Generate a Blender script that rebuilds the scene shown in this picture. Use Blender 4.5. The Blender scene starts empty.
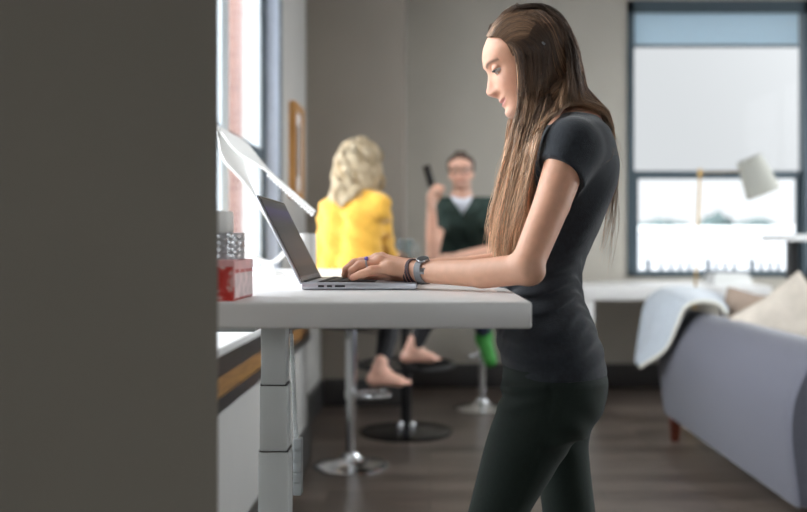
import bpy, bmesh, math, random
import numpy as np
from mathutils import Vector, Matrix, Euler

random.seed(7)
rng = np.random.default_rng(11)
SC = bpy.context.scene
COL = SC.collection
F, VX, VY, CZ = 900.0, 430.0, 245.0, 1.18


def W(px, py, Y):
    """point at depth Y that the camera sees at pixel (px, py)"""
    return Vector(((px - VX) * Y / F, Y, CZ + (VY - py) * Y / F))


def lin(r, g, b):
    f = lambda c: (c / 255) / 12.92 if c / 255 <= .04045 else ((c / 255 + .055) / 1.055) ** 2.4
    return (f(r), f(g), f(b), 1.0)


# ------------------------------------------------------------------ materials
def new_mat(name):
    m = bpy.data.materials.new(name)
    m.use_nodes = True
    nt = m.node_tree
    return m, nt, nt.nodes['Principled BSDF']


def mat(name, col, rough=.6, metal=0.0, noise=0.0, scale=20, bump=0.0, bscale=200, spec=.5, sss=0.0, sheen=0.0, coat=0.0, attr=None, emis=None):
    m, nt, p = new_mat(name)
    p.inputs['Roughness'].default_value = rough
    p.inputs['Metallic'].default_value = metal
    p.inputs['Specular IOR Level'].default_value = spec
    p.inputs['Base Color'].default_value = col
    if coat:
        p.inputs['Coat Weight'].default_value = coat
        p.inputs['Coat Roughness'].default_value = .1
    if sss:
        p.inputs['Subsurface Weight'].default_value = sss
        p.inputs['Subsurface Radius'].default_value = (.012, .005, .003)
        p.inputs['Subsurface Scale'].default_value = 1.0
    if sheen:
        p.inputs['Sheen Weight'].default_value = sheen
        p.inputs['Sheen Roughness'].default_value = .4
    if emis:
        p.inputs['Emission Color'].default_value = emis[0]
        p.inputs['Emission Strength'].default_value = emis[1]
    tc = nt.nodes.new('ShaderNodeTexCoord')
    src = None
    if attr:
        a = nt.nodes.new('ShaderNodeAttribute')
        a.attribute_name = attr
        src = a.outputs['Color']
    if noise:
        n = nt.nodes.new('ShaderNodeTexNoise')
        n.inputs['Scale'].default_value = scale
        n.inputs['Detail'].default_value = 5
        nt.links.new(tc.outputs['Object'], n.inputs['Vector'])
        r = nt.nodes.new('ShaderNodeMapRange')
        r.inputs['From Min'].default_value = .3
        r.inputs['From Max'].default_value = .7
        r.inputs['To Min'].default_value = 1 - noise
        r.inputs['To Max'].default_value = 1 + noise
        nt.links.new(n.outputs['Fac'], r.inputs['Value'])
        mx = nt.nodes.new('ShaderNodeVectorMath')
        mx.operation = 'SCALE'
        if src:
            nt.links.new(src, mx.inputs[0])
        else:
            mx.inputs[0].default_value = col[:3]
        nt.links.new(r.outputs['Result'], mx.inputs['Scale'])
        src = mx.outputs['Vector']
    if src:
        nt.links.new(src, p.inputs['Base Color'])
    if bump:
        n = nt.nodes.new('ShaderNodeTexNoise')
        n.inputs['Scale'].default_value = bscale
        n.inputs['Detail'].default_value = 3
        nt.links.new(tc.outputs['Object'], n.inputs['Vector'])
        b = nt.nodes.new('ShaderNodeBump')
        b.inputs['Strength'].default_value = bump
        b.inputs['Distance'].default_value = .004
        nt.links.new(n.outputs['Fac'], b.inputs['Height'])
        nt.links.new(b.outputs['Normal'], p.inputs['Normal'])
    return m


def glass_mat(name, tint=(1, 1, 1, 1), refl=.06):
    m = bpy.data.materials.new(name)
    m.use_nodes = True
    nt = m.node_tree
    nt.nodes.remove(nt.nodes['Principled BSDF'])
    out = nt.nodes['Material Output']
    t = nt.nodes.new('ShaderNodeBsdfTransparent')
    t.inputs['Color'].default_value = tint
    g = nt.nodes.new('ShaderNodeBsdfGlossy')
    g.inputs['Roughness'].default_value = .02
    fr = nt.nodes.new('ShaderNodeLayerWeight')
    fr.inputs['Blend'].default_value = .3
    mul = nt.nodes.new('ShaderNodeMath')
    mul.operation = 'MULTIPLY'
    mul.inputs[1].default_value = refl * 4
    nt.links.new(fr.outputs['Fresnel'], mul.inputs[0])
    mx = nt.nodes.new('ShaderNodeMixShader')
    nt.links.new(mul.outputs[0], mx.inputs[0])
    nt.links.new(t.outputs[0], mx.inputs[1])
    nt.links.new(g.outputs[0], mx.inputs[2])
    nt.links.new(mx.outputs[0], out.inputs['Surface'])
    return m


def plank_mat():
    m, nt, p = new_mat('dark_wood_planks')
    tc = nt.nodes.new('ShaderNodeTexCoord')
    br = nt.nodes.new('ShaderNodeTexBrick')
    br.inputs['Scale'].default_value = 1
    br.inputs['Brick Width'].default_value = 1.3
    br.inputs['Row Height'].default_value = .16
    br.inputs['Mortar Size'].default_value = .002
    br.inputs['Color1'].default_value = lin(70, 60, 54)
    br.inputs['Color2'].default_value = lin(112, 100, 92)
    br.inputs['Mortar'].default_value = lin(22, 18, 16)
    br.offset = .37
    nt.links.new(tc.outputs['Object'], br.inputs['Vector'])
    mp = nt.nodes.new('ShaderNodeMapping')
    mp.inputs['Scale'].default_value = (1.2, 14, 1)
    nt.links.new(tc.outputs['Object'], mp.inputs['Vector'])
    n = nt.nodes.new('ShaderNodeTexNoise')
    n.inputs['Scale'].default_value = 3
    n.inputs['Detail'].default_value = 8
    nt.links.new(mp.outputs[0], n.inputs['Vector'])
    r = nt.nodes.new('ShaderNodeMapRange')
    r.inputs['From Min'].default_value = .3
    r.inputs['From Max'].default_value = .7
    r.inputs['To Min'].default_value = .6
    r.inputs['To Max'].default_value = 1.35
    nt.links.new(n.outputs['Fac'], r.inputs['Value'])
    s = nt.nodes.new('ShaderNodeVectorMath')
    s.operation = 'SCALE'
    nt.links.new(br.outputs['Color'], s.inputs[0])
    nt.links.new(r.outputs['Result'], s.inputs['Scale'])
    nt.links.new(s.outputs[0], p.inputs['Base Color'])
    p.inputs['Roughness'].default_value = .33
    b = nt.nodes.new('ShaderNodeBump')
    b.inputs['Strength'].default_value = .25
    b.inputs['Distance'].default_value = .003
    nt.links.new(n.outputs['Fac'], b.inputs['Height'])
    nt.links.new(b.outputs['Normal'], p.inputs['Normal'])
    return m


def brick_mat():
    m, nt, p = new_mat('old_red_brick')
    tc = nt.nodes.new('ShaderNodeTexCoord')
    mp = nt.nodes.new('ShaderNodeMapping')
    mp.inputs['Rotation'].default_value = (math.pi / 2, 0, 0)
    nt.links.new(tc.outputs['Object'], mp.inputs['Vector'])
    br = nt.nodes.new('ShaderNodeTexBrick')
    br.inputs['Scale'].default_value = 1
    br.inputs['Brick Width'].default_value = .24
    br.inputs['Row Height'].default_value = .08
    br.inputs['Mortar Size'].default_value = .01
    br.inputs['Color1'].default_value = lin(138, 108, 100)
    br.inputs['Color2'].default_value = lin(124, 96, 90)
    br.inputs['Mortar'].default_value = lin(150, 126, 118)
    nt.links.new(mp.outputs[0], br.inputs['Vector'])
    nt.links.new(br.outputs['Color'], p.inputs['Base Color'])
    p.inputs['Roughness'].default_value = .9
    return m


def wood_mat(name, c1, c2, rough=.4, axis=(1, 1, 10)):
    m, nt, p = new_mat(name)
    tc = nt.nodes.new('ShaderNodeTexCoord')
    mp = nt.nodes.new('ShaderNodeMapping')
    mp.inputs['Scale'].default_value = axis
    nt.links.new(tc.outputs['Object'], mp.inputs['Vector'])
    n = nt.nodes.new('ShaderNodeTexNoise')
    n.inputs['Scale'].default_value = 8
    n.inputs['Detail'].default_value = 6
    nt.links.new(mp.outputs[0], n.inputs['Vector'])
    cr = nt.nodes.new('ShaderNodeValToRGB')
    cr.color_ramp.elements[0].color = c1
    cr.color_ramp.elements[0].position = .35
    cr.color_ramp.elements[1].color = c2
    cr.color_ramp.elements[1].position = .65
    nt.links.new(n.outputs['Fac'], cr.inputs[0])
    nt.links.new(cr.outputs[0], p.inputs['Base Color'])
    p.inputs['Roughness'].default_value = rough
    return m


M = {}
M['wall'] = mat('warm_grey_paint', lin(178, 173, 163), .85, noise=.03, scale=3, bump=.05, bscale=120)
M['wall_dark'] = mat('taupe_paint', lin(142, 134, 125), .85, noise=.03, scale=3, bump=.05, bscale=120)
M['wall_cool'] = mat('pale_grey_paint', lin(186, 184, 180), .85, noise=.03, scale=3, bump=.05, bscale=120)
M['wall_ledge'] = mat('grey_ledge_paint', lin(164, 163, 160), .85, noise=.03, scale=3)
M['wall_part'] = mat('shaded_wall_grey_paint', lin(144, 137, 127), .85, noise=.03, scale=3, bump=.05, bscale=120)  # wall grey darkened, so the partition's shade is put into its colour
M['ceiling'] = mat('white_ceiling_paint', lin(220, 218, 214), .9, noise=.02, scale=2)
M['floor'] = plank_mat()
M['base'] = mat('charcoal_skirting_paint', lin(52, 50, 50), .5, noise=.05)
M['frame'] = mat('dark_teal_window_metal', lin(66, 80, 88), .45, metal=.2, noise=.05)
M['frame_light'] = mat('pale_window_metal', lin(205, 214, 220), .4, noise=.03)
M['reveal'] = mat('blue_grey_reveal', lin(196, 204, 220), .6, noise=.04)
M['blind'] = mat('blue_grey_roller_fabric', lin(150, 176, 192), .8, noise=.05, scale=60)
M['sill'] = mat('white_sill_paint', lin(225, 226, 226), .35)
M['fascia'] = mat('black_varnished_wood', lin(40, 38, 38), .3, noise=.1)
M['ochre'] = wood_mat('ochre_wood', lin(120, 84, 44), lin(158, 116, 62), .35, (6, 1, 10))
def blind_mat():
    m = bpy.data.materials.new('blue_grey_sheer_blind')
    m.use_nodes = True
    nt = m.node_tree
    p = nt.nodes['Principled BSDF']
    tc = nt.nodes.new('ShaderNodeTexCoord')
    n = nt.nodes.new('ShaderNodeTexNoise')
    n.inputs['Scale'].default_value = 120
    nt.links.new(tc.outputs['Object'], n.inputs['Vector'])
    cr = nt.nodes.new('ShaderNodeValToRGB')
    cr.color_ramp.elements[0].color = lin(198, 216, 226)
    cr.color_ramp.elements[1].color = lin(214, 228, 236)
    nt.links.new(n.outputs['Fac'], cr.inputs[0])
    nt.links.new(cr.outputs[0], p.inputs['Base Color'])
    p.inputs['Roughness'].default_value = .9
    t = nt.nodes.new('ShaderNodeBsdfTranslucent')
    nt.links.new(cr.outputs[0], t.inputs['Color'])
    mx = nt.nodes.new('ShaderNodeMixShader')
    mx.inputs[0].default_value = .55
    nt.links.new(p.outputs[0], mx.inputs[1])
    nt.links.new(t.outputs[0], mx.inputs[2])
    nt.links.new(mx.outputs[0], nt.nodes['Material Output'].inputs['Surface'])
    return m


M['blind'] = blind_mat()
M['glass'] = glass_mat('window_glass')
M['glass_tint'] = glass_mat('tinted_window_glass', (.82, .82, .82, 1))  # grey-tinted glass for the upper pane
M['white_lam'] = mat('white_laminate', lin(232, 231, 230), .32, noise=.02, scale=5)
M['white_metal'] = mat('white_powder_coat', lin(222, 226, 226), .4, noise=.02)
M['grey_joint'] = mat('black_joint', lin(25, 26, 28), .5)
M['chrome'] = mat('polished_chrome', (.75, .76, .78, 1), .12, metal=1)
M['silver'] = mat('silver_aluminium', lin(190, 192, 200), .35, metal=.75)
M['black_metal'] = mat('black_metal', lin(26, 26, 28), .35, metal=.3)
M['black_gloss'] = mat('black_gloss', lin(16, 16, 18), .15)
M['dark_top'] = mat('dark_table_top', lin(44, 40, 38), .4, noise=.1)
M['brass'] = mat('brushed_brass', lin(164, 136, 88), .4, metal=1)
M['shade'] = mat('grey_lamp_shade_linen', lin(168, 168, 160), .85, bump=.2, bscale=400)
M['sofa'] = mat('lilac_grey_sofa_weave', lin(86, 87, 98), .9, noise=.08, scale=90, bump=.3, bscale=500, sheen=.3)
M['sofa_leg'] = wood_mat('mahogany_wood', lin(70, 32, 24), lin(98, 48, 34), .35)
M['throw'] = mat('pale_blue_grey_throw', lin(166, 174, 183), .95, noise=.14, scale=70, bump=.6, bscale=300, sheen=.4)
M['throw_rim'] = mat('cream_throw_binding', lin(206, 204, 194), .9)
M['pillow_beige'] = mat('beige_cushion_linen', lin(152, 134, 120), .9, noise=.08, scale=40, bump=.3, bscale=300)
M['pillow_cream'] = mat('cream_cushion_linen', lin(186, 177, 166), .9, noise=.1, scale=14, bump=.3, bscale=300)
M['pillow_white'] = mat('white_cushion_cotton', lin(225, 224, 220), .9, noise=.05, scale=40)
M['paper'] = mat('white_paper', lin(235, 236, 236), .7)
M['mug'] = mat('pale_grey_ceramic', lin(160, 158, 155), .4)
M['key'] = mat('black_keycaps', lin(34, 34, 38), .5)
M['skin'] = mat('light_skin', lin(214, 172, 150), .5, noise=.05, scale=60, bump=.06, bscale=900, sss=.12, attr='tint')
M['tee'] = mat('charcoal_cotton', lin(42, 47, 54), .9, noise=.2, scale=120, bump=.4, bscale=500, sheen=.25)
M['pants'] = mat('dark_green_denim', lin(21, 35, 29), .85, noise=.12, scale=150, bump=.3, bscale=700, sheen=.05)
M['hair'] = mat('brown_ombre_hair', lin(110, 80, 60), .38, attr='tint', spec=.6)
M['hair_cap'] = mat('brown_hair_roots', lin(66, 49, 39), .8, spec=.2, attr='tint')
M['hair_blond'] = mat('ash_blond_hair', lin(200, 180, 150), .5, attr='tint')
M['hair_short'] = mat('short_brown_hair', lin(70, 54, 44), .7, noise=.3, scale=120, bump=.8, bscale=250)
M['eye'] = mat('eye_white', lin(225, 220, 215), .2, attr='tint')
M['lash'] = mat('dark_lashes', lin(34, 26, 24), .6)
M['watch'] = mat('grey_watch_strap', lin(112, 114, 118), .55, noise=.15, scale=300)
M['watch_case'] = mat('steel_watch_case', lin(170, 172, 176), .25, metal=.9)
M['cord'] = mat('dark_plum_cord', lin(62, 36, 44), .6)
M['violet'] = mat('violet_ring_stone', lin(120, 100, 190), .15, metal=.2)
M['yellow'] = mat('mustard_yellow_knit', lin(218, 166, 62), .9, noise=.1, scale=60, bump=.5, bscale=160, sheen=.3)
M['leggings'] = mat('black_leggings', lin(24, 24, 28), .8, noise=.1)
M['polo'] = mat('dark_green_polo', lin(34, 52, 46), .85, noise=.1, scale=60, bump=.3, bscale=400)
M['undershirt'] = mat('white_undershirt', lin(220, 222, 232), .85)
M['jeans'] = mat('navy_jeans', lin(30, 36, 56), .85, noise=.15, scale=80)
M['green_shoe'] = mat('bright_green_shoe', lin(52, 140, 52), .6, noise=.15, scale=50)
M['shoe_dark'] = mat('dark_shoe_sole', lin(30, 40, 40), .6)
M['brick'] = brick_mat()
M['concrete'] = mat('pale_concrete', lin(160, 161, 163), .9, noise=.05, scale=.2)
M['render'] = mat('grey_render', lin(158, 160, 163), .9, noise=.04, scale=.5)
M['leaf'] = mat('hazy_blue_green_foliage', lin(60, 74, 74), .9, noise=.25, scale=.8)
M['trunk'] = mat('grey_bark', lin(110, 105, 100), .9)
M['slate'] = mat('slate_blue_metal', lin(60, 72, 84), .6)
M['plastic_white'] = mat('white_plastic', lin(238, 238, 236), .35)
M['cable'] = mat('grey_cable_plastic', lin(176, 180, 182), .45)


def screen_mat():
    m, nt, p = new_mat('laptop_display')
    tc = nt.nodes.new('ShaderNodeTexCoord')
    sp = nt.nodes.new('ShaderNodeSeparateXYZ')
    nt.links.new(tc.outputs['UV'], sp.inputs[0])
    cr = nt.nodes.new('ShaderNodeValToRGB')
    e = cr.color_ramp.elements
    e[0].position = 0
    e[0].color = lin(58, 46, 44)
    e[1].position = 1
    e[1].color = lin(70, 72, 80)
    for pos, c in ((.1, (48, 44, 46)), (.16, (88, 72, 64)), (.26, (58, 58, 66)), (.45, (74, 74, 82)), (.62, (52, 54, 62)), (.7, (66, 66, 74)), (.8, (60, 54, 96)), (.88, (74, 66, 122)), (.93, (66, 68, 78))):
        x = e.new(pos)
        x.color = lin(*c)
    nt.links.new(sp.outputs['Y'], cr.inputs[0])
    nt.links.new(cr.outputs[0], p.inputs['Emission Color'])
    p.inputs['Emission Strength'].default_value = .4
    p.inputs['Base Color'].default_value = (.01, .01, .012, 1)
    p.inputs['Roughness'].default_value = .25
    p.inputs['Specular IOR Level'].default_value = .12
    return m


M['screen'] = screen_mat()


def box_print_mat():
    """printed gift box: red side with pale leaves"""
    m, nt, p = new_mat('red_printed_card')
    tc = nt.nodes.new('ShaderNodeTexCoord')
    w = nt.nodes.new('ShaderNodeTexVoronoi')
    w.inputs['Scale'].default_value = 26
    nt.links.new(tc.outputs['Object'], w.inputs['Vector'])
    n = nt.nodes.new('ShaderNodeTexNoise')
    n.inputs['Scale'].default_value = 18
    n.inputs['Detail'].default_value = 2
    n.inputs['Distortion'].default_value = 2.0
    nt.links.new(tc.outputs['Object'], n.inputs['Vector'])
    cr = nt.nodes.new('ShaderNodeValToRGB')
    e = cr.color_ramp.elements
    e[0].position = .36
    e[0].color = lin(196, 44, 38)
    e[1].position = .62
    e[1].color = lin(236, 214, 210)
    x = e.new(.5)
    x.color = lin(208, 78, 72)
    nt.links.new(n.outputs['Fac'], cr.inputs[0])
    nt.links.new(cr.outputs[0], p.inputs['Base Color'])
    p.inputs['Roughness'].default_value = .35
    return m


M['box_print'] = box_print_mat()
M['box_pink'] = mat('pale_pink_card', lin(232, 176, 176), .35, noise=.2, scale=26)


# ------------------------------------------------------------------ mesh helpers
def smooth(me, ang=None):
    me.polygons.foreach_set('use_smooth', [True] * len(me.polygons))
    if ang:
        try:
            me.set_sharp_from_angle(angle=math.radians(ang))
        except Exception:
            pass


class MB:
    def __init__(s):
        s.v, s.f, s.m = [], [], []
        s.slot = 0

    def add(s, verts, faces):
        n = len(s.v)
        s.v += [tuple(v) for v in verts]
        s.f += [tuple(i + n for i in f) for f in faces]
        s.m += [s.slot] * len(faces)
        return s

    def bm(s, b, mx=None):
        if mx is not None:
            bmesh.ops.transform(b, matrix=mx, verts=b.verts)
        b.verts.index_update()
        s.add([v.co[:] for v in b.verts], [[v.index for v in f.verts] for f in b.faces])
        b.free()
        return s

    def box(s, lo, hi, r=0.0, seg=2, mx=None):
        lo, hi = Vector(lo), Vector(hi)
        b = bmesh.new()
        bmesh.ops.create_cube(b, size=1)
        for v in b.verts:
            v.co = Vector([lo[i] + (hi[i] - lo[i]) * (v.co[i] + .5) for i in range(3)])
        if r:
            bmesh.ops.bevel(b, geom=b.edges[:], offset=r, segments=seg, profile=.5, affect='EDGES')
        return s.bm(b, mx)

    def tube(s, pts, r, n=8, caps=True, squash=None):
        pts = [Vector(p) for p in pts]
        if not hasattr(r, '__len__'):
            r = [r] * len(pts)
        t0 = (pts[1] - pts[0]).normalized()
        up = Vector((0, 0, 1)) if abs(t0.z) < .9 else Vector((1, 0, 0))
        u = t0.cross(up).normalized()
        vs, fs = [], []
        for i, p in enumerate(pts):
            t = (pts[min(i + 1, len(pts) - 1)] - pts[max(i - 1, 0)]).normalized()
            u = (u - t * u.dot(t)).normalized()
            w = t.cross(u)
            for k in range(n):
                a = 2 * math.pi * k / n
                vs.append(p + (u * math.cos(a) + w * math.sin(a) * (squash or 1)) * r[i])
        for i in range(len(pts) - 1):
            for k in range(n):
                k2 = (k + 1) % n
                fs.append((i * n + k, i * n + k2, (i + 1) * n + k2, (i + 1) * n + k))
        if caps:
            fs.append(tuple(range(n))[::-1])
            fs.append(tuple((len(pts) - 1) * n + k for k in range(n)))
        return s.add(vs, fs)

    def lathe(s, prof, c=(0, 0, 0), n=32, mx=None):
        """prof: list of (radius, z)"""
        c = Vector(c)
        vs, fs = [], []
        for r, z in prof:
            for k in range(n):
                a = 2 * math.pi * k / n
                vs.append(Vector((r * math.cos(a), r * math.sin(a), z)))
        if mx is not None:
            vs = [mx @ v for v in vs]
        vs = [v + c for v in vs]
        for i in range(len(prof) - 1):
            for k in range(n):
                k2 = (k + 1) % n
                fs.append((i * n + k, i * n + k2, (i + 1) * n + k2, (i + 1) * n + k))
        if prof[0][0] > 1e-5:
            fs.append(tuple(range(n))[::-1])
        if prof[-1][0] > 1e-5:
            fs.append(tuple((len(prof) - 1) * n + k for k in range(n)))
        return s.add(vs, fs)

    def grid(s, rows, closed=False):
        n = len(rows[0])
        vs = [p for r in rows for p in r]
        fs = []
        for i in range(len(rows) - 1):
            for k in range(n - (0 if closed else 1)):
                k2 = (k + 1) % n
                fs.append((i * n + k, i * n + k2, (i + 1) * n + k2, (i + 1) * n + k))
        return s.add(vs, fs)

    def build(s, name, mats, parent=None, ang=40):
        me = bpy.data.meshes.new(name)
        me.from_pydata(s.v, [], s.f)
        if not isinstance(mats, (list, tuple)):
            mats = [mats]
        for m in mats:
            me.materials.append(m)
        if len(mats) > 1:
            me.polygons.foreach_set('material_index', s.m)
        smooth(me, ang)
        me.update()
        o = bpy.data.objects.new(name, me)
        COL.objects.link(o)
        if parent:
            put(o, parent)
        return o


def put(o, parent):
    """parent o, whose mesh is written in world space, under parent (an Empty without rotation or a mesh at the origin)"""
    o.parent = parent
    o.matrix_parent_inverse = parent_world(parent).inverted()


def parent_world(p):
    m = Matrix.LocRotScale(p.location, p.rotation_euler, p.scale)
    if p.parent:
        return parent_world(p.parent) @ p.matrix_parent_inverse @ m
    return m


def thing(name, label, cat, loc=(0, 0, 0), group=None):
    o = bpy.data.objects.new(name, None)
    o.empty_display_size = .1
    COL.objects.link(o)
    o.location = loc
    return tag(o, label, cat, group)


def tag(o, label, cat, group=None):
    o['label'] = label
    o['category'] = cat
    if group:
        o['group'] = group
    return o


def struct(o):
    o['kind'] = 'structure'
    return o


# ------------------------------------------------------------------ signed distance fields
class SDF:
    def __init__(s):
        s.items = []
        s.post = []

    def add(s, fn, lo, hi, k=.02, sub=False):
        s.items.append((fn, np.array(lo, float), np.array(hi, float), k, sub))
        return s

    def cap(s, a, b, ra, rb, k=.02, sq=None, sub=False):
        a, b = np.array(a, float), np.array(b, float)
        ab = b - a
        L2 = max(float(ab @ ab), 1e-9)

        def f(X, Y, Z):
            x, y, z = X - a[0], Y - a[1], Z - a[2]
            t = np.clip((x * ab[0] + y * ab[1] + z * ab[2]) / L2, 0, 1)
            x, y, z = x - t * ab[0], y - t * ab[1], z - t * ab[2]
            d2 = x * x + y * y + z * z
            if sq is not None:
                n, q = sq
                dn = x * n[0] + y * n[1] + z * n[2]
                d2 = d2 + dn * dn * (1 / q ** 2 - 1)
            return np.sqrt(d2) - (ra + (rb - ra) * t)
        r = max(ra, rb)
        return s.add(f, np.minimum(a, b) - r, np.maximum(a, b) + r, k, sub)

    def chain(s, pts, rs, k=.01, sq=None):
        for i in range(len(pts) - 1):
            s.cap(pts[i], pts[i + 1], rs[i], rs[i + 1], k, sq)
        return s

    def ell(s, c, rad, k=.02, R=None, sub=False):
        c, rad = np.array(c, float), np.array(rad, float)
        Rm = np.array(R if R is not None else Matrix.Identity(3), float)

        def f(X, Y, Z):
            x, y, z = X - c[0], Y - c[1], Z - c[2]
            u = (x * Rm[0][0] + y * Rm[1][0] + z * Rm[2][0]) / rad[0]
            v = (x * Rm[0][1] + y * Rm[1][1] + z * Rm[2][1]) / rad[1]
            w = (x * Rm[0][2] + y * Rm[1][2] + z * Rm[2][2]) / rad[2]
            l = np.sqrt(u * u + v * v + w * w)
            g = np.sqrt((u / rad[0]) ** 2 + (v / rad[1]) ** 2 + (w / rad[2]) ** 2) + 1e-6
            return l * (l - 1) / g
        m = rad.max()
        return s.add(f, c - m, c + m, k, sub)

    def loft(s, rows, k=.02, n=2.3, grow=0.0):
        """rows: (z, x_front, x_back, y_centre, half_width), z ascending"""
        rows = np.array(sorted(rows), float)
        z0, z1 = rows[0, 0], rows[-1, 0]
        zz = np.linspace(z0, z1, 200)
        cols = []
        for c in range(1, 5):
            v = np.interp(zz, rows[:, 0], rows[:, c])
            ker = np.ones(9) / 9
            v = np.convolve(np.pad(v, 4, mode='edge'), ker, mode='valid')
            cols.append(v)

        def f(X, Y, Z):
            zc = np.clip(Z, z0, z1)
            xf, xb, yc, hw = [np.interp(zc, zz, c) for c in cols]
            cx, ax = (xf + xb) / 2, np.abs(xb - xf) / 2 + grow
            hw = hw + grow
            r = (np.abs((X - cx) / ax) ** n + np.abs((Y - yc) / hw) ** n) ** (1 / n)
            d = (r - 1) * np.minimum(ax, hw)
            return np.maximum(d, np.maximum(z0 - Z, Z - z1))
        xs = np.concatenate([rows[:, 1], rows[:, 2]])
        lo = (xs.min() - grow, (rows[:, 3] - rows[:, 4]).min() - grow, z0)
        hi = (xs.max() + grow, (rows[:, 3] + rows[:, 4]).max() + grow, z1)
        return s.add(f, lo, hi, k)

    def bounds(s, pad=.02):
        lo = np.min([i[1] for i in s.items if not i[4]], axis=0) - pad
        hi = np.max([i[2] for i in s.items if not i[4]], axis=0) + pad
        return lo, hi

    @staticmethod
    def mix(D, v, k, sub):
        if sub:
            h = np.maximum(k - np.abs(-D - v), 0) / max(k, 1e-9)
            return np.maximum(D, -v) + h * h * k / 4
        h = np.maximum(k - np.abs(D - v), 0) / max(k, 1e-9)
        return np.minimum(D, v) - h * h * k / 4

    def pts(s, P):
        D = np.full(len(P), 1.0)
        for fn, lo, hi, k, sub in s.items:
            D = s.mix(D, fn(P[:, 0], P[:, 1], P[:, 2]), k, sub)
        for p in s.post:
            D = p(D, P[:, 0], P[:, 1], P[:, 2])
        return D

    def grid(s, h, lo=None, hi=None):
        l, u = s.bounds(3 * h)
        lo = np.maximum(l, lo) if lo is not None else l
        hi = np.minimum(u, hi) if hi is not None else u
        n = np.maximum(np.ceil((hi - lo) / h).astype(int) + 1, 4)
        ax = [(lo[i] + h * np.arange(n[i])).astype(np.float32) for i in range(3)]
        D = np.full(n, 1.0, np.float32)
        for fn, blo, bhi, k, sub in s.items:
            pad = k + 3 * h + .012
            sl = []
            for i in range(3):
                a = int(np.floor((blo[i] - pad - lo[i]) / h))
                b = int(np.ceil((bhi[i] + pad - lo[i]) / h)) + 1
                sl.append(slice(max(a, 0), max(min(b, n[i]), 0)))
            if any(q.stop <= q.start for q in sl):
                continue
            X = ax[0][sl[0]][:, None, None]
            Y = ax[1][sl[1]][None, :, None]
            Z = ax[2][sl[2]][None, None, :]
            v = fn(X, Y, Z).astype(np.float32)
            D[tuple(sl)] = s.mix(D[tuple(sl)], v, k, sub)
        X, Y, Z = ax[0][:, None, None], ax[1][None, :, None], ax[2][None, None, :]
        for p in s.post:
            D = p(D, X, Y, Z)
        return surfnet(np.asarray(D), lo, h)


def surfnet(D, lo, h):
    S = D < 0
    c = [(i, j, k) for i in (0, 1) for j in (0, 1) for k in (0, 1)]
    sh = tuple(q - 1 for q in D.shape)
    sub = lambda A, o: A[o[0]:o[0] + sh[0], o[1]:o[1] + sh[1], o[2]:o[2] + sh[2]]
    cnt = np.zeros(sh, np.int8)
    for o in c:
        cnt += sub(S, o)
    act = (cnt > 0) & (cnt < 8)
    I = np.argwhere(act)
    idx = np.full(sh, -1, np.int64)
    idx[act] = np.arange(len(I))
    acc = np.zeros((len(I), 3))
    num = np.zeros(len(I))
    for a in c:
        for d in range(3):
            if a[d]:
                continue
            b = list(a)
            b[d] = 1
            va = D[I[:, 0] + a[0], I[:, 1] + a[1], I[:, 2] + a[2]].astype(float)
            vb = D[I[:, 0] + b[0], I[:, 1] + b[1], I[:, 2] + b[2]].astype(float)
            cr = (va < 0) != (vb < 0)
            t = np.where(cr, va / np.where(cr, va - vb, 1), 0)
            p = np.tile(np.array(a, float), (len(I), 1))
            p[:, d] += t
            acc += p * cr[:, None]
            num += cr
    V = (I + acc / np.maximum(num, 1)[:, None]) * h + lo
    Fs = []
    for d in range(3):
        e1, e2 = (d + 1) % 3, (d + 2) % 3
        a = [slice(1, None)] * 3
        a = [slice(1, D.shape[q] - 1) for q in range(3)]
        a[d] = slice(0, D.shape[d] - 1)
        b = list(a)
        b[d] = slice(1, D.shape[d])
        sa, sb = S[tuple(a)], S[tuple(b)]
        for flip in (False, True):
            E = np.argwhere((sa & ~sb) if not flip else (~sa & sb))
            off = np.array([a[q].start for q in range(3)])
            E = E + off
            def cell(o1, o2):
                q = E.copy()
                q[:, e1] += o1
                q[:, e2] += o2
                return idx[q[:, 0], q[:, 1], q[:, 2]]
            quad = np.stack([cell(-1, -1), cell(0, -1), cell(0, 0), cell(-1, 0)], 1)
            if flip:
                quad = quad[:, ::-1]
            quad = quad[(quad >= 0).all(1)]
            Fs.append(quad)
    return V, np.concatenate(Fs)


def np_mesh(name, pieces, mats, parent=None, tint=None):
    V = np.concatenate([p[0] for p in pieces])
    fs, n = [], 0
    for v, f in pieces:
        fs.append(f + n)
        n += len(v)
    Fq = np.concatenate(fs)
    me = bpy.data.meshes.new(name)
    me.vertices.add(len(V))
    me.vertices.foreach_set('co', V.astype(np.float32).ravel())
    me.loops.add(Fq.size)
    me.loops.foreach_set('vertex_index', Fq.astype(np.int32).ravel())
    me.polygons.add(len(Fq))
    me.polygons.foreach_set('loop_start', np.arange(0, Fq.size, Fq.shape[1], dtype=np.int32))
    me.polygons.foreach_set('use_smooth', np.ones(len(Fq), bool))
    me.update(calc_edges=True)
    me.validate()
    if not isinstance(mats, (list, tuple)):
        mats = [mats]
    for m in mats:
        me.materials.append(m)
    if tint is not None:
        a = me.color_attributes.new('tint', 'FLOAT_COLOR', 'POINT')
        c = np.ones((len(V), 4), np.float32)
        c[:, :3] = tint(V) if callable(tint) else tint
        a.data.foreach_set('color', c.ravel())
    o = bpy.data.objects.new(name, me)
    COL.objects.link(o)
    if parent:
        put(o, parent)
    return o


# ------------------------------------------------------------------ heads and hands
def interp(z, tab):
    t = np.array(tab, float)
    zz = np.linspace(t[0, 0], t[-1, 0], 160)
    v = np.interp(zz, t[:, 0], t[:, 1])
    v = np.convolve(np.pad(v, 3, mode='edge'), np.ones(7) / 7, mode='valid')
    return np.interp(z, zz, v)


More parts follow.
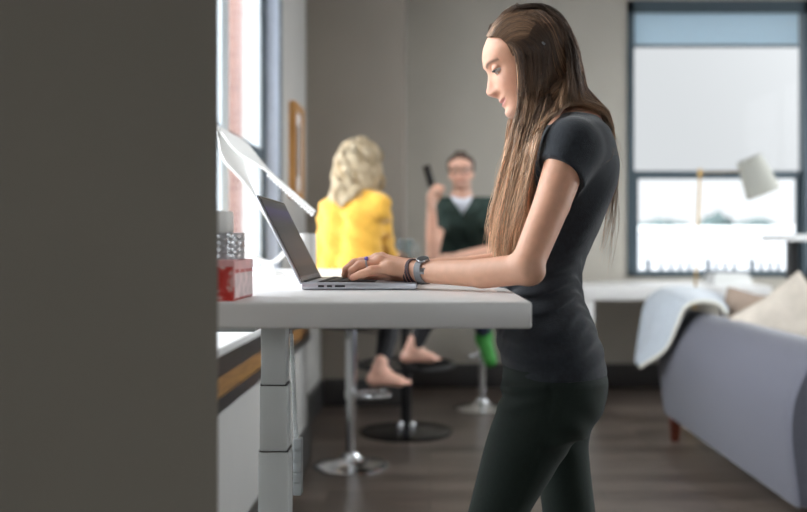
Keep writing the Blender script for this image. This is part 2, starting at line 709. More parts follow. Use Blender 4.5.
FRONT = [(-.075, .034), (-.068, .052), (-.06, .0605), (-.05, .0635), (-.041, .0605), (-.03, .0615), (-.018, .0655), (-.005, .067), (.012, .067), (.03, .068), (.04, .0695), (.05, .0725),
         (.06, .0738), (.075, .0705), (.09, .063), (.105, .0505), (.118, .032), (.128, .006), (.132, -.02)]
BACK = [(-.075, .02), (-.065, .005), (-.05, -.012), (-.035, -.024), (-.02, -.05), (0, -.076), (.02, -.092), (.045, -.1), (.07, -.099), (.09, -.09), (.108, -.075), (.122, -.052), (.132, -.022)]
HALF = [(-.075, .012), (-.068, .025), (-.055, .037), (-.04, .046), (-.025, .0525), (0, .060), (.025, .066), (.05, .070), (.07, .071), (.09, .065), (.108, .053), (.122, .034), (.132, .01)]


def head_local(x, y, z):
    zc = np.clip(z, -.075, .132)
    f, b, w = interp(zc, FRONT), interp(zc, BACK), interp(zc, HALF)
    cx = f * .32 + b * .68
    up = np.clip((zc + .02) / .06, 0, 1)
    cx = cx * (1 - up) + up * ((f + b) / 2)
    ax = np.where(x > cx, f - cx, cx - b)
    n = 2.25
    r = (np.abs((x - cx) / ax) ** n + np.abs(y / w) ** n) ** (1 / n)
    d = (r - 1) * np.minimum(ax, w)
    d = np.maximum(d, np.maximum(-.075 - z, z - .132))
    g = lambda a, c, s: np.exp(-((a - c) / s) ** 2)
    fr = np.clip(x / .03, 0, 1)
    sharp = np.clip((z + .013) / .008, 0, 1)
    nose = interp(z, [(-.03, 0), (-.0165, .001), (-.011, .010), (-.004, .0182), (.004, .0208), (.012, .016), (.024, .0095), (.036, .0035), (.046, .0012), (.06, 0), (.1, 0)])
    nw = interp(z, [(-.03, .013), (-.004, .012), (.006, .011), (.02, .009), (.04, .008), (.1, .01)])
    q = 0.0
    q = q - fr * nose * np.exp(-(np.abs(y) / nw) ** 2.4)
    q = q - fr * .007 * sharp * (g(y, .0125, .0065) + g(y, -.0125, .0065)) * g(z, -.003, .007)
    zl = z - .0052 * np.clip(np.abs(y) / .022, 0, 1.2) ** 2
    q = q - fr * .0042 * g(zl, -.0235, .0045) * np.exp(-(np.abs(y) / .021) ** 3)
    q = q - fr * .0045 * g(zl, -.033, .0045) * np.exp(-(np.abs(y) / .018) ** 3)
    q = q + fr * .0030 * g(zl, -.0285, .0018) * np.exp(-(np.abs(y) / .022) ** 4)
    q = q - fr * .003 * g(z, -.052, .011) * g(y, 0, .016)
    for sgn in (1, -1):
        q = q + fr * .0085 * g(y, sgn * .030, .016) * g(z, .037, .011)
        q = q - fr * .0025 * g(y, sgn * .026, .018) * g(z, .054, .006)
        q = q - fr * .0035 * g(y, sgn * .042, .016) * g(z, .006, .016)
    d = d + q * np.minimum(ax, w) / ax
    return d


class Head:
    """local frame: x forward, y to the person's left, z up; origin between the ears"""

    def __init__(s, origin, fwd, up, scale=1.0):
        s.o = Vector(origin)
        s.x = Vector(fwd).normalized()
        s.z = Vector(up)
        s.z = (s.z - s.x * s.z.dot(s.x)).normalized()
        s.y = s.z.cross(s.x)
        s.sc = scale

    def w(s, x, y, z):
        return s.o + (s.x * x + s.y * y + s.z * z) * s.sc

    def local(s, X, Y, Z):
        a, b, c = (X - s.o.x) / s.sc, (Y - s.o.y) / s.sc, (Z - s.o.z) / s.sc
        return (a * s.x.x + b * s.x.y + c * s.x.z, a * s.y.x + b * s.y.y + c * s.y.z, a * s.z.x + b * s.z.y + c * s.z.z)

    def fn(s, X, Y, Z):
        return head_local(*s.local(X, Y, Z)) * s.sc

    def R(s):
        return Matrix((s.x, s.y, s.z)).transposed()

    def add_to(s, sd, k=.015, ears=True, lids=.5):
        m = .17 * s.sc
        o = np.array(s.o)
        sd.add(s.fn, o - m, o + m, k)
        for sg in (1, -1):
            c = s.w(.0525, sg * .031, .0365)
            # upper lid: a thin shell over the eyeball, closed down to the lid line
            cc = s.w(.0525, sg * .031, .0375)
            rad = .0128 * s.sc

            def lid(X, Y, Z, cc=cc, rad=rad, sg=sg):
                d = np.sqrt((X - cc.x) ** 2 + (Y - cc.y) ** 2 + (Z - cc.z) ** 2) - rad
                x, y, z = s.local(X, Y, Z)
                return np.maximum(d, (.0385 - lids * .004 - z + np.abs(y - sg * .031) * .12) * s.sc)
            sd.add(lid, np.array(cc) - rad, np.array(cc) + rad, .002)

            def lid2(X, Y, Z, cc=cc, rad=rad, sg=sg):
                d = np.sqrt((X - cc.x) ** 2 + (Y - cc.y) ** 2 + (Z - cc.z) ** 2) - rad * .98
                x, y, z = s.local(X, Y, Z)
                return np.maximum(d, (z - .0325) * s.sc)
            sd.add(lid2, np.array(cc) - rad, np.array(cc) + rad, .002)
            if ears:
                e = s.w(-.012, sg * .0665, .008)
                Rm = s.R() @ Euler((0, math.radians(-14), sg * math.radians(-22))).to_matrix()
                sd.ell(e, (.017 * s.sc, .006 * s.sc, .031 * s.sc), .006, Rm)
                sd.ell(s.w(-.006, sg * .073, .008), (.009 * s.sc, .005 * s.sc, .018 * s.sc), .004, Rm, sub=True)

    def tint(s, V, base, lips=(.62, .26, .24), brow=(.16, .10, .07), cheek=.12):
        x, y, z = s.local(V[:, 0], V[:, 1], V[:, 2])
        c = np.tile(np.array(base), (len(V), 1))
        fr = (x > .03) & (np.abs(y) < .07) & (z > -.08) & (z < .14)
        ay = np.abs(y)
        w = fr * np.exp(-((ay - .042) / .02) ** 2) * np.exp(-((z - .004) / .02) ** 2) * cheek
        c = c * (1 - w[:, None]) + w[:, None] * np.array((.75, .28, .22))
        w = fr * np.exp(-(ay / .014) ** 4) * np.exp(-((z + .002) / .012) ** 2) * (x > .07) * cheek * 1.2
        c = c * (1 - w[:, None]) + w[:, None] * np.array((.75, .28, .22))
        zl = z - .0052 * np.clip(ay / .022, 0, 1.2) ** 2
        half = np.where(zl > -.0285, .0062, .0075)
        w = fr * (ay < .0245) * np.clip(1.4 - (np.abs(zl + .0285) / (half * np.sqrt(np.clip(1 - (ay / .0245) ** 2, .02, 1)))) ** 3, 0, 1) * .85
        c = c * (1 - w[:, None]) + w[:, None] * np.array(lips)
        zb = .0490 + .004 * np.sin(np.clip((ay - .012) / .036, 0, 1) * 2.4)
        w = fr * (ay > .011) * (ay < .052) * np.exp(-((z - zb) / .0026) ** 2) * .8
        c = c * (1 - w[:, None]) + w[:, None] * np.array(brow)
        return c

    def eyes(s, parent, iris=(.10, .11, .09), look=(1, 0, -.25)):
        for sg in (1, -1):
            b = bmesh.new()
            bmesh.ops.create_uvsphere(b, u_segments=24, v_segments=16, radius=.0118 * s.sc)
            lk = Vector(look).normalized()
            me = bpy.data.meshes.new('eye')
            c = s.w(.0525, sg * .031, .0365)
            q = (s.x * lk.x + s.y * lk.y + s.z * lk.z).normalized()
            cols = []
            for v in b.verts:
                d = v.co.normalized().dot(q)
                cols.append((.012, .01, .01) if d > .955 else (iris if d > .78 else (.72, .68, .66)))
                v.co = v.co + c
            b.to_mesh(me)
            b.free()
            smooth(me)
            me.materials.append(M['eye'])
            a = me.color_attributes.new('tint', 'FLOAT_COLOR', 'POINT')
            a.data.foreach_set('color', np.array([(*k, 1) for k in cols], np.float32).ravel())
            o = bpy.data.objects.new('eye', me)
            COL.objects.link(o)
            put(o, parent)

    def lashes(s, mb, sg):
        if True:
            pts = []
            for i in range(9):
                a = (i / 8 - .5) * 2.3
                y = sg * .031 + .0128 * math.sin(a)
                x = .0525 + .0132 * math.cos(a)
                pts.append(s.w(x, y, .0352 - .0014 * abs(math.sin(a)) ** 2))
            mb.tube(pts, [.0004 * s.sc] + [.0011 * s.sc] * 7 + [.0004 * s.sc], 6)
        return mb


def hand(sd, wrist, d, up, left, scale=1.0, curl=(.35, .45, .3), thumb=.5, spread=1.0):
    """wrist point, d along the fingers, up = back of the hand; left = True for a left hand"""
    d, up = Vector(d).normalized(), Vector(up)
    up = (up - d * up.dot(d)).normalized()
    t = d.cross(up) * (-1 if left else 1)          # towards the thumb... sign below
    t = (up.cross(d) if not left else d.cross(up)).normalized()
    w = Vector(wrist)
    s = scale
    for i, (off, l0, l1, l2, l3, r) in enumerate(((.028, .088, .042, .025, .02, .0088), (.009, .092, .046, .028, .022, .009), (-.010, .086, .042, .026, .021, .0086), (-.027, .078, .032, .02, .018, .0075))):
        mcp = w + (d * l0 + t * off * spread + up * (.004 - abs(off) * .12)) * s
        sd.cap(w + t * off * .45 * s, mcp, .0135 * s, .0115 * s, .012)
        p, ang = mcp, 0.0
        for l, c in zip((l1, l2, l3), curl):
            ang += c
            q = p + (d * math.cos(ang) - up * math.sin(ang) + t * off * .5 * spread) * l * s
            sd.cap(p, q, r * s * 1.05, r * s * .92, .004)
            p = q
    b = w + (d * .022 + t * .022 - up * .006) * s
    m1 = b + (d * .03 + t * .028 * (1 - thumb * .3) - up * .012) * s
    m2 = m1 + (d * .03 + t * .012 * (1 - thumb) - up * .010 * (1 + thumb)) * s
    m3 = m2 + (d * .025 - t * .008 * thumb - up * .006) * s
    sd.cap(b, m1, .014 * s, .0115 * s, .012)
    sd.cap(m1, m2, .0105 * s, .0095 * s, .004)
    sd.cap(m2, m3, .0095 * s, .008 * s, .004)

# ================================================================== THE SETTING
XL, XR, YB, YF, YC, HC = -.91, 4.3, -2.6, 7.44, 6.6, 3.5     # left wall, right wall, back, far wall, column wall, ceiling
XLEDGE = -.67


def plain(name, lo, hi, m, r=0.0):
    return struct(MB().box(lo, hi, r).build(name, m))


def wall_with_hole(name, m, axis, pos, thick, u0, u1, holes, z1):
    """a wall across axis ('x': plane of constant x) with rectangular holes (u0, u1, z0, z1)"""
    mb = MB()
    us = sorted({u0, u1} | {h[0] for h in holes} | {h[1] for h in holes})
    for a, b in zip(us[:-1], us[1:]):
        zs = [(0, z1)]
        for h in holes:
            if h[0] <= a and b <= h[1]:
                zs = [(0, h[2]), (h[3], z1)]
        for c, d in zs:
            if d - c < 1e-4:
                continue
            if axis == 'x':
                mb.box((min(pos, pos + thick), a, c), (max(pos, pos + thick), b, d))
            else:
                mb.box((a, min(pos, pos + thick), c), (b, max(pos, pos + thick), d))
    return struct(mb.build(name, m))


plain('floor', (XL - .3, YB - .3, -.1), (XR + .3, YF + .3, 0), M['floor'])
plain('ceiling', (XL - .3, YB - .3, HC), (XR + .3, YF + .3, HC + .1), M['ceiling'])
W1 = (1.40, 5.43, .872, 3.25)
wall_with_hole('wall_left', M['wall_cool'], 'x', XL, -.22, YB - .2, YF + .2, [W1], HC)
W2 = (1.63, 3.14, .918, 3.20)
wall_with_hole('wall_far', M['wall'], 'y', YF, .2, XL, XR, [W2], HC)
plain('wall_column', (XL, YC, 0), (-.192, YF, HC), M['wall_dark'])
W3 = (2.2, 6.9, .9, 3.2)
wall_with_hole('wall_right', M['wall'], 'x', XR, .2, YB - .2, YF + .2, [W3], HC)
W4 = (.9, 2.45, .9, 2.6)
wall_with_hole('wall_back', M['wall'], 'y', YB, -.2, XL, XR, [W4], HC)
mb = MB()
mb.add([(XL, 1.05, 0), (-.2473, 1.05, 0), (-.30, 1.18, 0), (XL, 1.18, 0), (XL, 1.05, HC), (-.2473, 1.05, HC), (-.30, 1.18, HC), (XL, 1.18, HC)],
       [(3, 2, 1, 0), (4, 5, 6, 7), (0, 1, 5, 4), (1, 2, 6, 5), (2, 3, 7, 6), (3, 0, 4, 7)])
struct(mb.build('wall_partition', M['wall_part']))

# skirting
plain('baseboard_far', (-.192, YF - .02, 0), (XR, YF, .2), M['base'], .004)
plain('baseboard_column', (XL, YC - .02, 0), (-.172, YC, .2), M['base'], .004)
plain('wall_dado', (XL, 4.9, 0), (-.80, YC, .838), M['wall_cool'])
plain('baseboard_left', (-.80, 4.92, 0), (-.78, YC, .2), M['base'], .004)
plain('trim_2', (XL, 4.92, .838), (-.785, YC, .866), M['wall_cool'])
plain('baseboard_right', (XR - .02, YB, 0), (XR, YF, .2), M['base'], .004)

# low boxed ledge under the big side window
plain('wall_ledge', (XL, 1.18, 0), (XLEDGE, 4.9, .838), M['wall_ledge'], .004)
plain('baseboard_ledge', (XLEDGE, 1.18, 0), (XLEDGE + .02, 4.92, .2), M['base'], .004)
mb = MB().box((XL - .09, 1.18, .838), (XLEDGE + .03, 4.93, .866), .004)
struct(mb.build('sill', M['sill']))
mb = MB()
mb.box((XLEDGE, 1.18, .770), (XLEDGE + .018, 4.91, .838))
mb.slot = 1
mb.box((XLEDGE, 1.18, .705), (XLEDGE + .012, 4.91, .770))
mb.slot = 0
mb.box((XLEDGE, 1.18, .66), (XLEDGE + .02, 4.91, .705))
struct(mb.build('trim_1', [M['fascia'], M['ochre']]))


# ---- window beside the desk (left wall)
def window_left():
    y0, y1, z0, z1 = W1
    fx0, fx1 = XL - .16, XL - .09
    mb = MB()
    mb.box((fx0, y0, z1 - .07), (fx1, y1, z1))
    mb.box((fx0, y0, z0), (fx1, y1, z0 + .08))
    mb.box((fx0, y1 - .05, z0), (fx1 + .012, y1, z1))
    mb.box((fx0, y0, z0), (fx1, y0 + .06, z1))
    mb.box((fx0 + .005, y0, 1.685), (fx1 + .006, y1, 1.745))
    root = struct(mb.build('window_1', M['frame']))
    s = MB().box((fx0 + .01, 4.27, z0 + .08), (fx1 + .01, 4.43, z1 - .07)).build('mullion', M['frame_light'], root)
    s = MB().box((fx0 + .012, y1 - .14, z0 + .08), (fx1 - .004, y1 - .05, z1 - .07)).build('sash', M['frame_light'], root)
    MB().box((XL - .09 + .012, y1 - .002, z0), (XL, y1 - .0005, z1)).build('reveal', M['reveal'], root)
    MB().box((XL - .004, y1 - .0, z0), (XL + .012, y1 + .035, z1)).build('casing', M['frame'], root)
    MB().box((XL - .13, y0 + .06, z0 + .08), (XL - .126, y1 - .06, z1 - .07)).build('pane', M['glass'], root)
    return root


window_left()


def window_far():
    x0, x1, z0, z1 = W2
    Y0, Y1 = YF - .012, YF + .09
    zb, zr = 2.817, 1.765
    mb = MB()
    mb.box((x0, Y0, z1 - .10), (x1, Y1, z1))
    mb.box((x0, Y0, z0), (x1, Y1, z0 + .03))
    mb.box((x0, Y0, z0), (x0 + .055, Y1, z1))
    mb.box((x1 - .055, Y0, z0), (x1, Y1, z1))
    root = struct(mb.build('window_2', M['frame']))
    mb = MB()
    mb.box((x0 + .055, Y0 + .045, zr - .035), (x1 - .055, Y1 - .01, zr + .03))
    mb.box((x0 + .055, Y0 + .05, z0 + .05), (x0 + .10, Y1 - .03, zr))
    mb.box((x1 - .10, Y0 + .05, z0 + .05), (x1 - .055, Y1 - .03, zr))
    mb.box((x0 + .055, Y0 + .05, z0 + .03), (x1 - .055, Y1 - .03, z0 + .05))
    mb.build('sash', M['frame'], root)
    MB().box((x0 + .055, Y0 + .09, z0 + .03), (x1 - .055, Y0 + .094, zr)).build('pane', M['glass'], root)
    MB().box((x0 + .055, Y0 + .07, zr + .02), (x1 - .055, Y0 + .074, z1 - .1)).build('pane', M['glass_tint'], root)
    t = thing('roller_blind', 'blue-grey roller blind pulled a little way down over the top of the far window', 'blind', ((x0 + x1) / 2, YF, z1 - .1))
    MB().tube([(x0 + .06, YF + .022, 3.13), (x1 - .06, YF + .022, 3.13)], .028, 16).build('roller', M['frame'], t)
    MB().box((x0 + .062, YF + .018, zb + .02), (x1 - .085, YF + .021, 3.13)).build('blind_cloth', M['blind'], t)
    MB().box((x0 + .062, YF + .012, zb), (x1 - .085, YF + .027, zb + .022), .003).build('bottom_bar', M['frame'], t)


window_far()


def added_window_right():  # added window, out of view, to let in light from the right
    y0, y1, z0, z1 = W3
    mb = MB()
    for y in (y0, (2 * y0 + y1) / 3, (y0 + 2 * y1) / 3, y1 - .06):
        mb.box((XR + .03, y, z0), (XR + .1, y + .06, z1))
    mb.box((XR + .03, y0, z0), (XR + .1, y1, z0 + .06))
    mb.box((XR + .03, y0, z1 - .06), (XR + .1, y1, z1))
    r = struct(mb.build('added_window_3', M['frame']))
    MB().box((XR + .06, y0, z0), (XR + .064, y1, z1)).build('pane', M['glass'], r)


added_window_right()
fb = MB()  # unseen window added behind the camera to brighten the near side
for xx in (W4[0], (W4[0] + W4[1]) / 2 - .03, W4[1] - .06):
    fb.box((xx, YB - .1, W4[2]), (xx + .06, YB - .03, W4[3]))
for zz in (W4[2], W4[3] - .06):
    fb.box((W4[0], YB - .1, zz), (W4[1], YB - .03, zz + .06))
wb = struct(fb.build('added_window_4', M['frame']))
MB().box((W4[0], YB - .07, W4[2]), (W4[1], YB - .066, W4[3])).build('pane', M['glass'], wb)

# ================================================================== OUTSIDE
struct(MB().box((-250, 12, -8.2), (250, 400, -8)).build('ground', M['concrete']))
struct(MB().box((-250, -200, -8.2), (-1.2, 12, -8)).build('ground', M['concrete']))
struct(MB().box((4.7, -200, -8.2), (250, 12, -8)).build('ground', M['concrete']))

t = thing('brick_building', 'pink-red brick building seen through the window beside the desk', 'building', (-1.9, 9, -8))
def prism(foot_, z0, z1):
    n_ = len(foot_)
    return MB().add([(x, y, z0) for x, y in foot_] + [(x, y, z1) for x, y in foot_],
                    [tuple(range(n_))[::-1], tuple(range(n_, 2 * n_))] + [(k, (k + 1) % n_, n_ + (k + 1) % n_, n_ + k) for k in range(n_)])


prism([(-2.10, 8.6), (-1.79, 8.6), (-2.26, 10.6), (-2.75, 10.6)], -8, 8).build('wall', M['brick'], t)
prism([(-2.13, 8.57), (-1.76, 8.57), (-2.23, 10.63), (-2.78, 10.63)], 8, 8.2).build('coping', M['sill'], t)

t = thing('flat_roofed_building', 'long white flat-roofed building low outside the far window', 'building', (20, 62, -8))
MB().box((5, 58, -8), (45, 70, 2.2)).build('wall', M['render'], t)
MB().box((4.9, 57.9, 2.2), (45.1, 70.1, 2.34)).build('parapet', M['paper'], t)


def tree(px0, px1, top, bot, Y, label):
    a, b = W(px0, top, Y), W(px1, bot, Y)
    c = (a + b) / 2
    t = thing('tree', label, 'tree', (c.x, Y, -8), 'trees beyond the flat roof')
    mb = MB()
    r_ = random.Random(int(px0))
    n = 9
    for i in range(n):
        f = i / (n - 1)
        bm_ = bmesh.new()
        bmesh.ops.create_icosphere(bm_, subdivisions=3, radius=1)
        h = (a.z - b.z)
        env = (.45 + .55 * math.sin(math.pi * min(max(f, .08), .92))) * (.75 + .3 * r_.random())
        rad = Vector(((b.x - a.x) / n * 1.15, 2.0, h * env))
        for v in bm_.verts:
            d = v.co.normalized()
            k = 1 + .10 * math.sin(9 * d.x + i) * math.sin(8 * d.z + 2 * i) + r_.uniform(-.03, .03)
            v.co = Vector((v.co.x * rad.x * k, v.co.y * rad.y * k, v.co.z * rad.z * k))
        mb.bm(bm_, Matrix.Translation((a.x + (b.x - a.x) * f, Y + r_.uniform(-.8, .8), b.z)))
    mb.build('foliage', M['leaf'], t)
    MB().tube([(c.x, Y, -8), (c.x, Y, b.z)], [.5, .3], 10).build('trunk', M['trunk'], t)


tree(641, 684, 217, 228, 84, 'hazy blue-green tree outside, on the left of the floor lamp pole')
tree(703, 731, 211, 228, 84, 'hazy blue-green tree outside, just right of the floor lamp pole')
tree(740, 770, 217, 228, 92, 'hazy blue-green tree outside, beneath the tilted lamp shade')

# low railing on the outside of the far window
t = thing('balcony_railing', 'low slate-blue metal railing outside the bottom of the far window', 'railing', (2.4, 8.1, .85))
s8 = F / 8.1
MB().box((1.3, 8.09, .86), (3.6, 8.12, .90)).build('bottom_rail', M['slate'], t)
for x in (648, 661, 671, 680, 689, 708, 716, 725, 734, 752, 761, 770, 778, 793):
    p = W(x, 262, 8.1)
    big = x in (648, 708, 752, 793)
    MB().box((p.x - (.02 if big else .013), 8.085, .9), (p.x + (.02 if big else .013), 8.11, 1.055 if big else 1.03), .006).build('post', M['slate'], t)
MB().box((1.2, 7.75, .70), (3.7, 8.3, .86)).build('slab', M['render'], t)

# ================================================================== DESK
DZ = 1.095
DT = .040
DY0, DY1, DX0, DX1 = 1.343, 3.2, -.585, .152
desk = thing('standing_desk', 'white height-adjustable standing desk with the laptop on it', 'desk', (-.2, 2.0, 0))
MB().box((DX0, DY0, DZ - DT), (DX1, DY1, DZ), .004, 3).build('tabletop', M['white_lam'], desk)


def desk_leg(x, y, w):
    """three telescoping sleeves, wider downwards, over a foot"""
    mb = MB()
    zb = [1.052, .98, .80, .07]
    rows = ((1.052, .942, w * .86), (.940, .829, w * .96), (.827, .03, w * 1.06))
    first = None
    for i, (a, b, ww) in enumerate(rows):
        o = MB().box((x - ww / 2, y, b), (x + ww / 2, y + ww * .9, a), .002).build('leg_sleeve', M['white_metal'], desk)
    for z, ww in ((.941, w * .9), (.828, w * 1.0)):
        MB().box((x - ww / 2, y + .002, z - .004), (x + ww / 2, y + ww * .87, z + .004)).build('sleeve_joint', M['grey_joint'], desk)
    MB().box((x - .26, y + .01, 0), (x + .33, y + .08, .03), .006).build('foot', M['white_metal'], desk)


desk_leg(-.2665, 1.53, .049)
desk_leg(-.378, 2.17, .049)
MB().box((-.42, 1.60, DZ - DT - .03), (-.31, 2.25, DZ - DT), .004).build('crossbar', M['white_metal'], desk)

cab = thing('cable_spine', 'grey jointed cable spine hanging from the desk beside its white leg', 'cable', W(294, 330, 1.62))
pts = [W(291, 330, 1.66), W(292, 345, 1.66), W(293.5, 375, 1.66), W(295, 405, 1.66), W(297, 435, 1.66)]
MB().tube(pts, .0022, 8).build('cord', M['cable'], cab)
for i in range(26):
    f = i / 25
    p = W(291.5 + 4.5 * f, 336 + 100 * f, 1.66)
    MB().box(p - Vector((.0035, .0035, .0042)), p + Vector((.0035, .0035, .0042)), .0012).build('bead', M['white_metal'], cab)
for i in range(5):
    p = W(298, 445 + i * 10.5, 1.66)
    MB().box(p - Vector((.008, .012, .0135)), p + Vector((.008, .012, .0135)), .003).build('link', M['cable'], cab)

# ---- laptop
LY0, LY1 = 1.69, 1.99
LX0, LX1 = W(304, 288, 1.69).x, W(417, 288, 1.69).x
LT = .0145
lap = thing('laptop', 'open silver laptop on the white desk under the woman\'s hands', 'laptop', ((LX0 + LX1) / 2, (LY0 + LY1) / 2, DZ))
MB().box((LX0 - .006, LY0, DZ + .001), (LX1, LY1, DZ + LT), .0035, 3).build('base', M['silver'], lap)
MB().box((LX0 + .022, LY0 + .018, DZ + LT - .0005), (LX0 + .132, LY1 - .018, DZ + LT + .0004)).build('keyboard_well', M['grey_joint'], lap)
mb = MB()
for r in range(6):
    xk = LX0 + .026 + r * .0178
    n = 14
    for k in range(n):
        if r == 5 and 4 <= k <= 8:
            if k != 4:
                continue
            w_ = .0186 * 5
        else:
            w_ = .0186
        yk = LY1 - .0215 - k * .0186
        mb.box((xk, yk - w_ + .0014, DZ + LT), (xk + .0154 - (.006 if r == 0 else 0), yk - .0014, DZ + LT + .0016), .0004, 1)
mb.build('keyboard', M['key'], lap)
MB().box((LX0 + .140, 1.79, DZ + LT - .0004), (LX0 + .205, 1.89, DZ + LT + .0003)).build('trackpad', M['silver'], lap)
mb = MB()
for a, b in ((318, 324), (327, 332), (335, 345)):
    p, q = W(a, 287.5, LY0), W(b, 285.6, LY0)
    mb.box((p.x, LY0 - .0006, DZ + .0058), (q.x, LY0 + .002, DZ + .0096))
mb.build('port', M['grey_joint'], lap)
th0 = W(257.5, 194.5, 1.69)
hx, hz = LX0 - .003, DZ + LT - .002
ld = Vector((th0.x - hx, 0, th0.z - hz))
LL = ld.length
ldn = ld.normalized()
nrm = Vector((ldn.z, 0, -ldn.x))                      # towards the user
if nrm.x < 0:
    nrm = -nrm


def lid_box(a, b, y0, y1, d0, d1):
    vs = []
    for s_ in (a, b):
        for y in (y0, y1):
            for d in (d0, d1):
                p = Vector((hx, y, hz)) + ldn * s_ * LL + nrm * d
                vs.append(p)
    return vs, [(0, 1, 3, 2), (4, 6, 7, 5), (0, 4, 5, 1), (2, 3, 7, 6), (0, 2, 6, 4), (1, 5, 7, 3)]


o = MB().add(*lid_box(0, 1, LY0, LY1, -.005, 0)).build('lid', M['silver'], lap)
bv = o.modifiers.new('b', 'BEVEL')
bv.width = .002
bv.segments = 2
MB().add(*lid_box(.02, .985, LY0 + .003, LY1 - .003, 0, .0006)).build('bezel', M['black_gloss'], lap)
sm = MB()
v, f = lid_box(.075, .95, LY0 + .011, LY1 - .011, .0006, .0010)
o = sm.add(v, f).build('display', M['screen'], lap)
uv = o.data.uv_layers.new(name='UVMap')
for poly in o.data.polygons:
    for li in poly.loop_indices:
        vi = o.data.loops[li].vertex_index
        uv.data[li].uv = ((vi // 2) % 2, vi // 4)
MB().tube([(hx, LY0 + .03, hz), (hx, LY1 - .03, hz)], .005, 12).build('hinge', M['grey_joint'], lap)

# ---- printed box, quilted candle holder, candle
bx = thing('gift_box', 'red and pink printed card box at the near edge of the white desk', 'box', (-.36, 1.43, DZ))
mb = MB()
mb.box((-.44, 1.36, DZ), (-.2965, 1.505, DZ + .053), .0015, 1)
mb.build('box_body', M['box_print'], bx)
MB().box((-.4395, 1.3605, DZ + .047), (-.2955, 1.5055, DZ + .0625), .0015, 1).build('lid', M['box_pink'], bx)
MB().box((-.2966, 1.365, DZ + .004), (-.2957, 1.502, DZ + .042)).build('side_print', mat('white_pink_leaf_card', lin(238, 216, 216), .4, noise=.2, scale=55), bx)

hz0 = DZ + .063
ch = thing('candle_holder', 'silver diamond-quilted candle holder standing on the red printed box', 'candle holder', (-.345, 1.43, hz0))
mb = MB()
rows = []
n, m_ = 64, 17
for j in range(m_):
    z = hz0 + .041 * j / (m_ - 1)
    row = []
    for k in range(n):
        a = 2 * math.pi * k / n
        u, w_ = a * 16 / math.pi / 1.0, j * math.pi / 4
        bulge = abs(math.sin((a * 12 + w_) / 1.0)) * abs(math.sin((a * 12 - w_) / 1.0))
        r = .047 + .0045 * bulge
        row.append((-.345 + r * math.cos(a), 1.43 + r * math.sin(a), z))
    rows.append(row)
mb.grid(rows, True)
mb.lathe([(.0, 0), (.047, 0)], (-.345, 1.43, hz0), 64)
mb.lathe([(.047, .041), (.036, .041), (.034, .034), (0, .034)], (-.345, 1.43, hz0), 64)
mb.build('cup', mat('quilted_silver', lin(190, 192, 196), .3, metal=.7), ch)
cd = thing('candle', 'short plain white candle on the silver quilted holder', 'candle', (-.345, 1.43, hz0 + .041))
MB().lathe([(0, 0), (.031, 0), (.0322, .003), (.0322, .031), (.030, .034), (.02, .033), (0, .031)], (-.345, 1.43, hz0 + .0415), 40).build('wax', M['plastic_white'], cd)
MB().tube([(-.345, 1.43, hz0 + .072), (-.344, 1.43, hz0 + .082)], .0009, 6).build('wick', M['grey_joint'], cd)

# ---- mug behind the laptop
mp_ = W(307, 270, 2.75)
mg = thing('tall_mug', 'tall pale grey mug standing behind the open laptop', 'mug', (mp_.x, 2.75, DZ))
MB().lathe([(0, 0), (.026, 0), (.0285, .004), (.0285, .118), (.0275, .120), (.026, .118), (.026, .008), (0, .006)], (mp_.x, 2.75, DZ), 40).build('cup', M['mug'], mg)
hp = [(mp_.x - .027, 2.75, DZ + .095), (mp_.x - .05, 2.76, DZ + .09), (mp_.x - .056, 2.76, DZ + .06), (mp_.x - .048, 2.76, DZ + .032), (mp_.x - .027, 2.75, DZ + .026)]
MB().tube(hp, .005, 10).build('handle', M['mug'], mg)

# ---- white folding task lamp behind the laptop
LYp = 2.5
tl = thing('desk_lamp', 'white folding desk lamp with a long studded light arm behind the laptop', 'lamp', W(268, 276, LYp))


def band(pts, widths, thick, twist):
    rows = []
    for i, p in enumerate(pts):
        t = (pts[min(i + 1, len(pts) - 1)] - pts[max(i - 1, 0)]).normalized()
        side = Vector((0, 1, 0))
        nn = t.cross(side).normalized()
        a = twist[i]
        s2 = side * math.cos(a) + nn * math.sin(a)
        n2 = t.cross(s2).normalized()
        w_, h_ = widths[i] / 2, thick / 2
        rows.append([p + s2 * w_ + n2 * h_, p - s2 * w_ + n2 * h_, p - s2 * w_ - n2 * h_, p + s2 * w_ - n2 * h_])
    mb = MB().grid(rows, True)
    mb.add(rows[0], [(0, 1, 2, 3)])
    mb.add(rows[-1], [(3, 2, 1, 0)])
    return mb


def line(a, b, n):
    return [a.lerp(b, i / (n - 1)) for i in range(n)]


pa = line(W(219, 128, LYp), W(315, 212, LYp), 13)
wd = [.02, .034, .05, .054, .046, .034, .024, .02, .02, .02, .02, .02, .018]
tw = [.25, .45, .62, .66, .55, .35, .18, .1, .1, .1, .1, .1, .1]
band(pa, wd, .006, tw).build('light_arm', M['plastic_white'], tl)
MBb = MB()
for i in range(15):
    p = W(271, 174, LYp).lerp(W(314, 212.5, LYp), i / 14) + Vector((-.004, -.008, -.005))
    b = bmesh.new()
    bmesh.ops.create_icosphere(b, subdivisions=2, radius=.0062)
    for v_ in b.verts:
        v_.co.z *= .8
    MBb.bm(b, Matrix.Translation(p))
MBb.build('light_stud', M['plastic_white'], tl)
pb = line(W(217, 131, LYp), W(286, 250, LYp), 13)
wd = [.02, .05, .078, .082, .062, .04, .026, .022, .02, .02, .02, .02, .02]
tw = [.2, .35, .5, .5, .4, .25, .15, .1, .05, 0, 0, 0, 0]
band(pb, wd, .006, tw).build('lower_arm', M['plastic_white'], tl)
MB().tube([W(218, 129, LYp) - Vector((0, .02, 0)), W(218, 129, LYp) + Vector((0, .02, 0))], .008, 14).build('pivot', M['plastic_white'], tl)
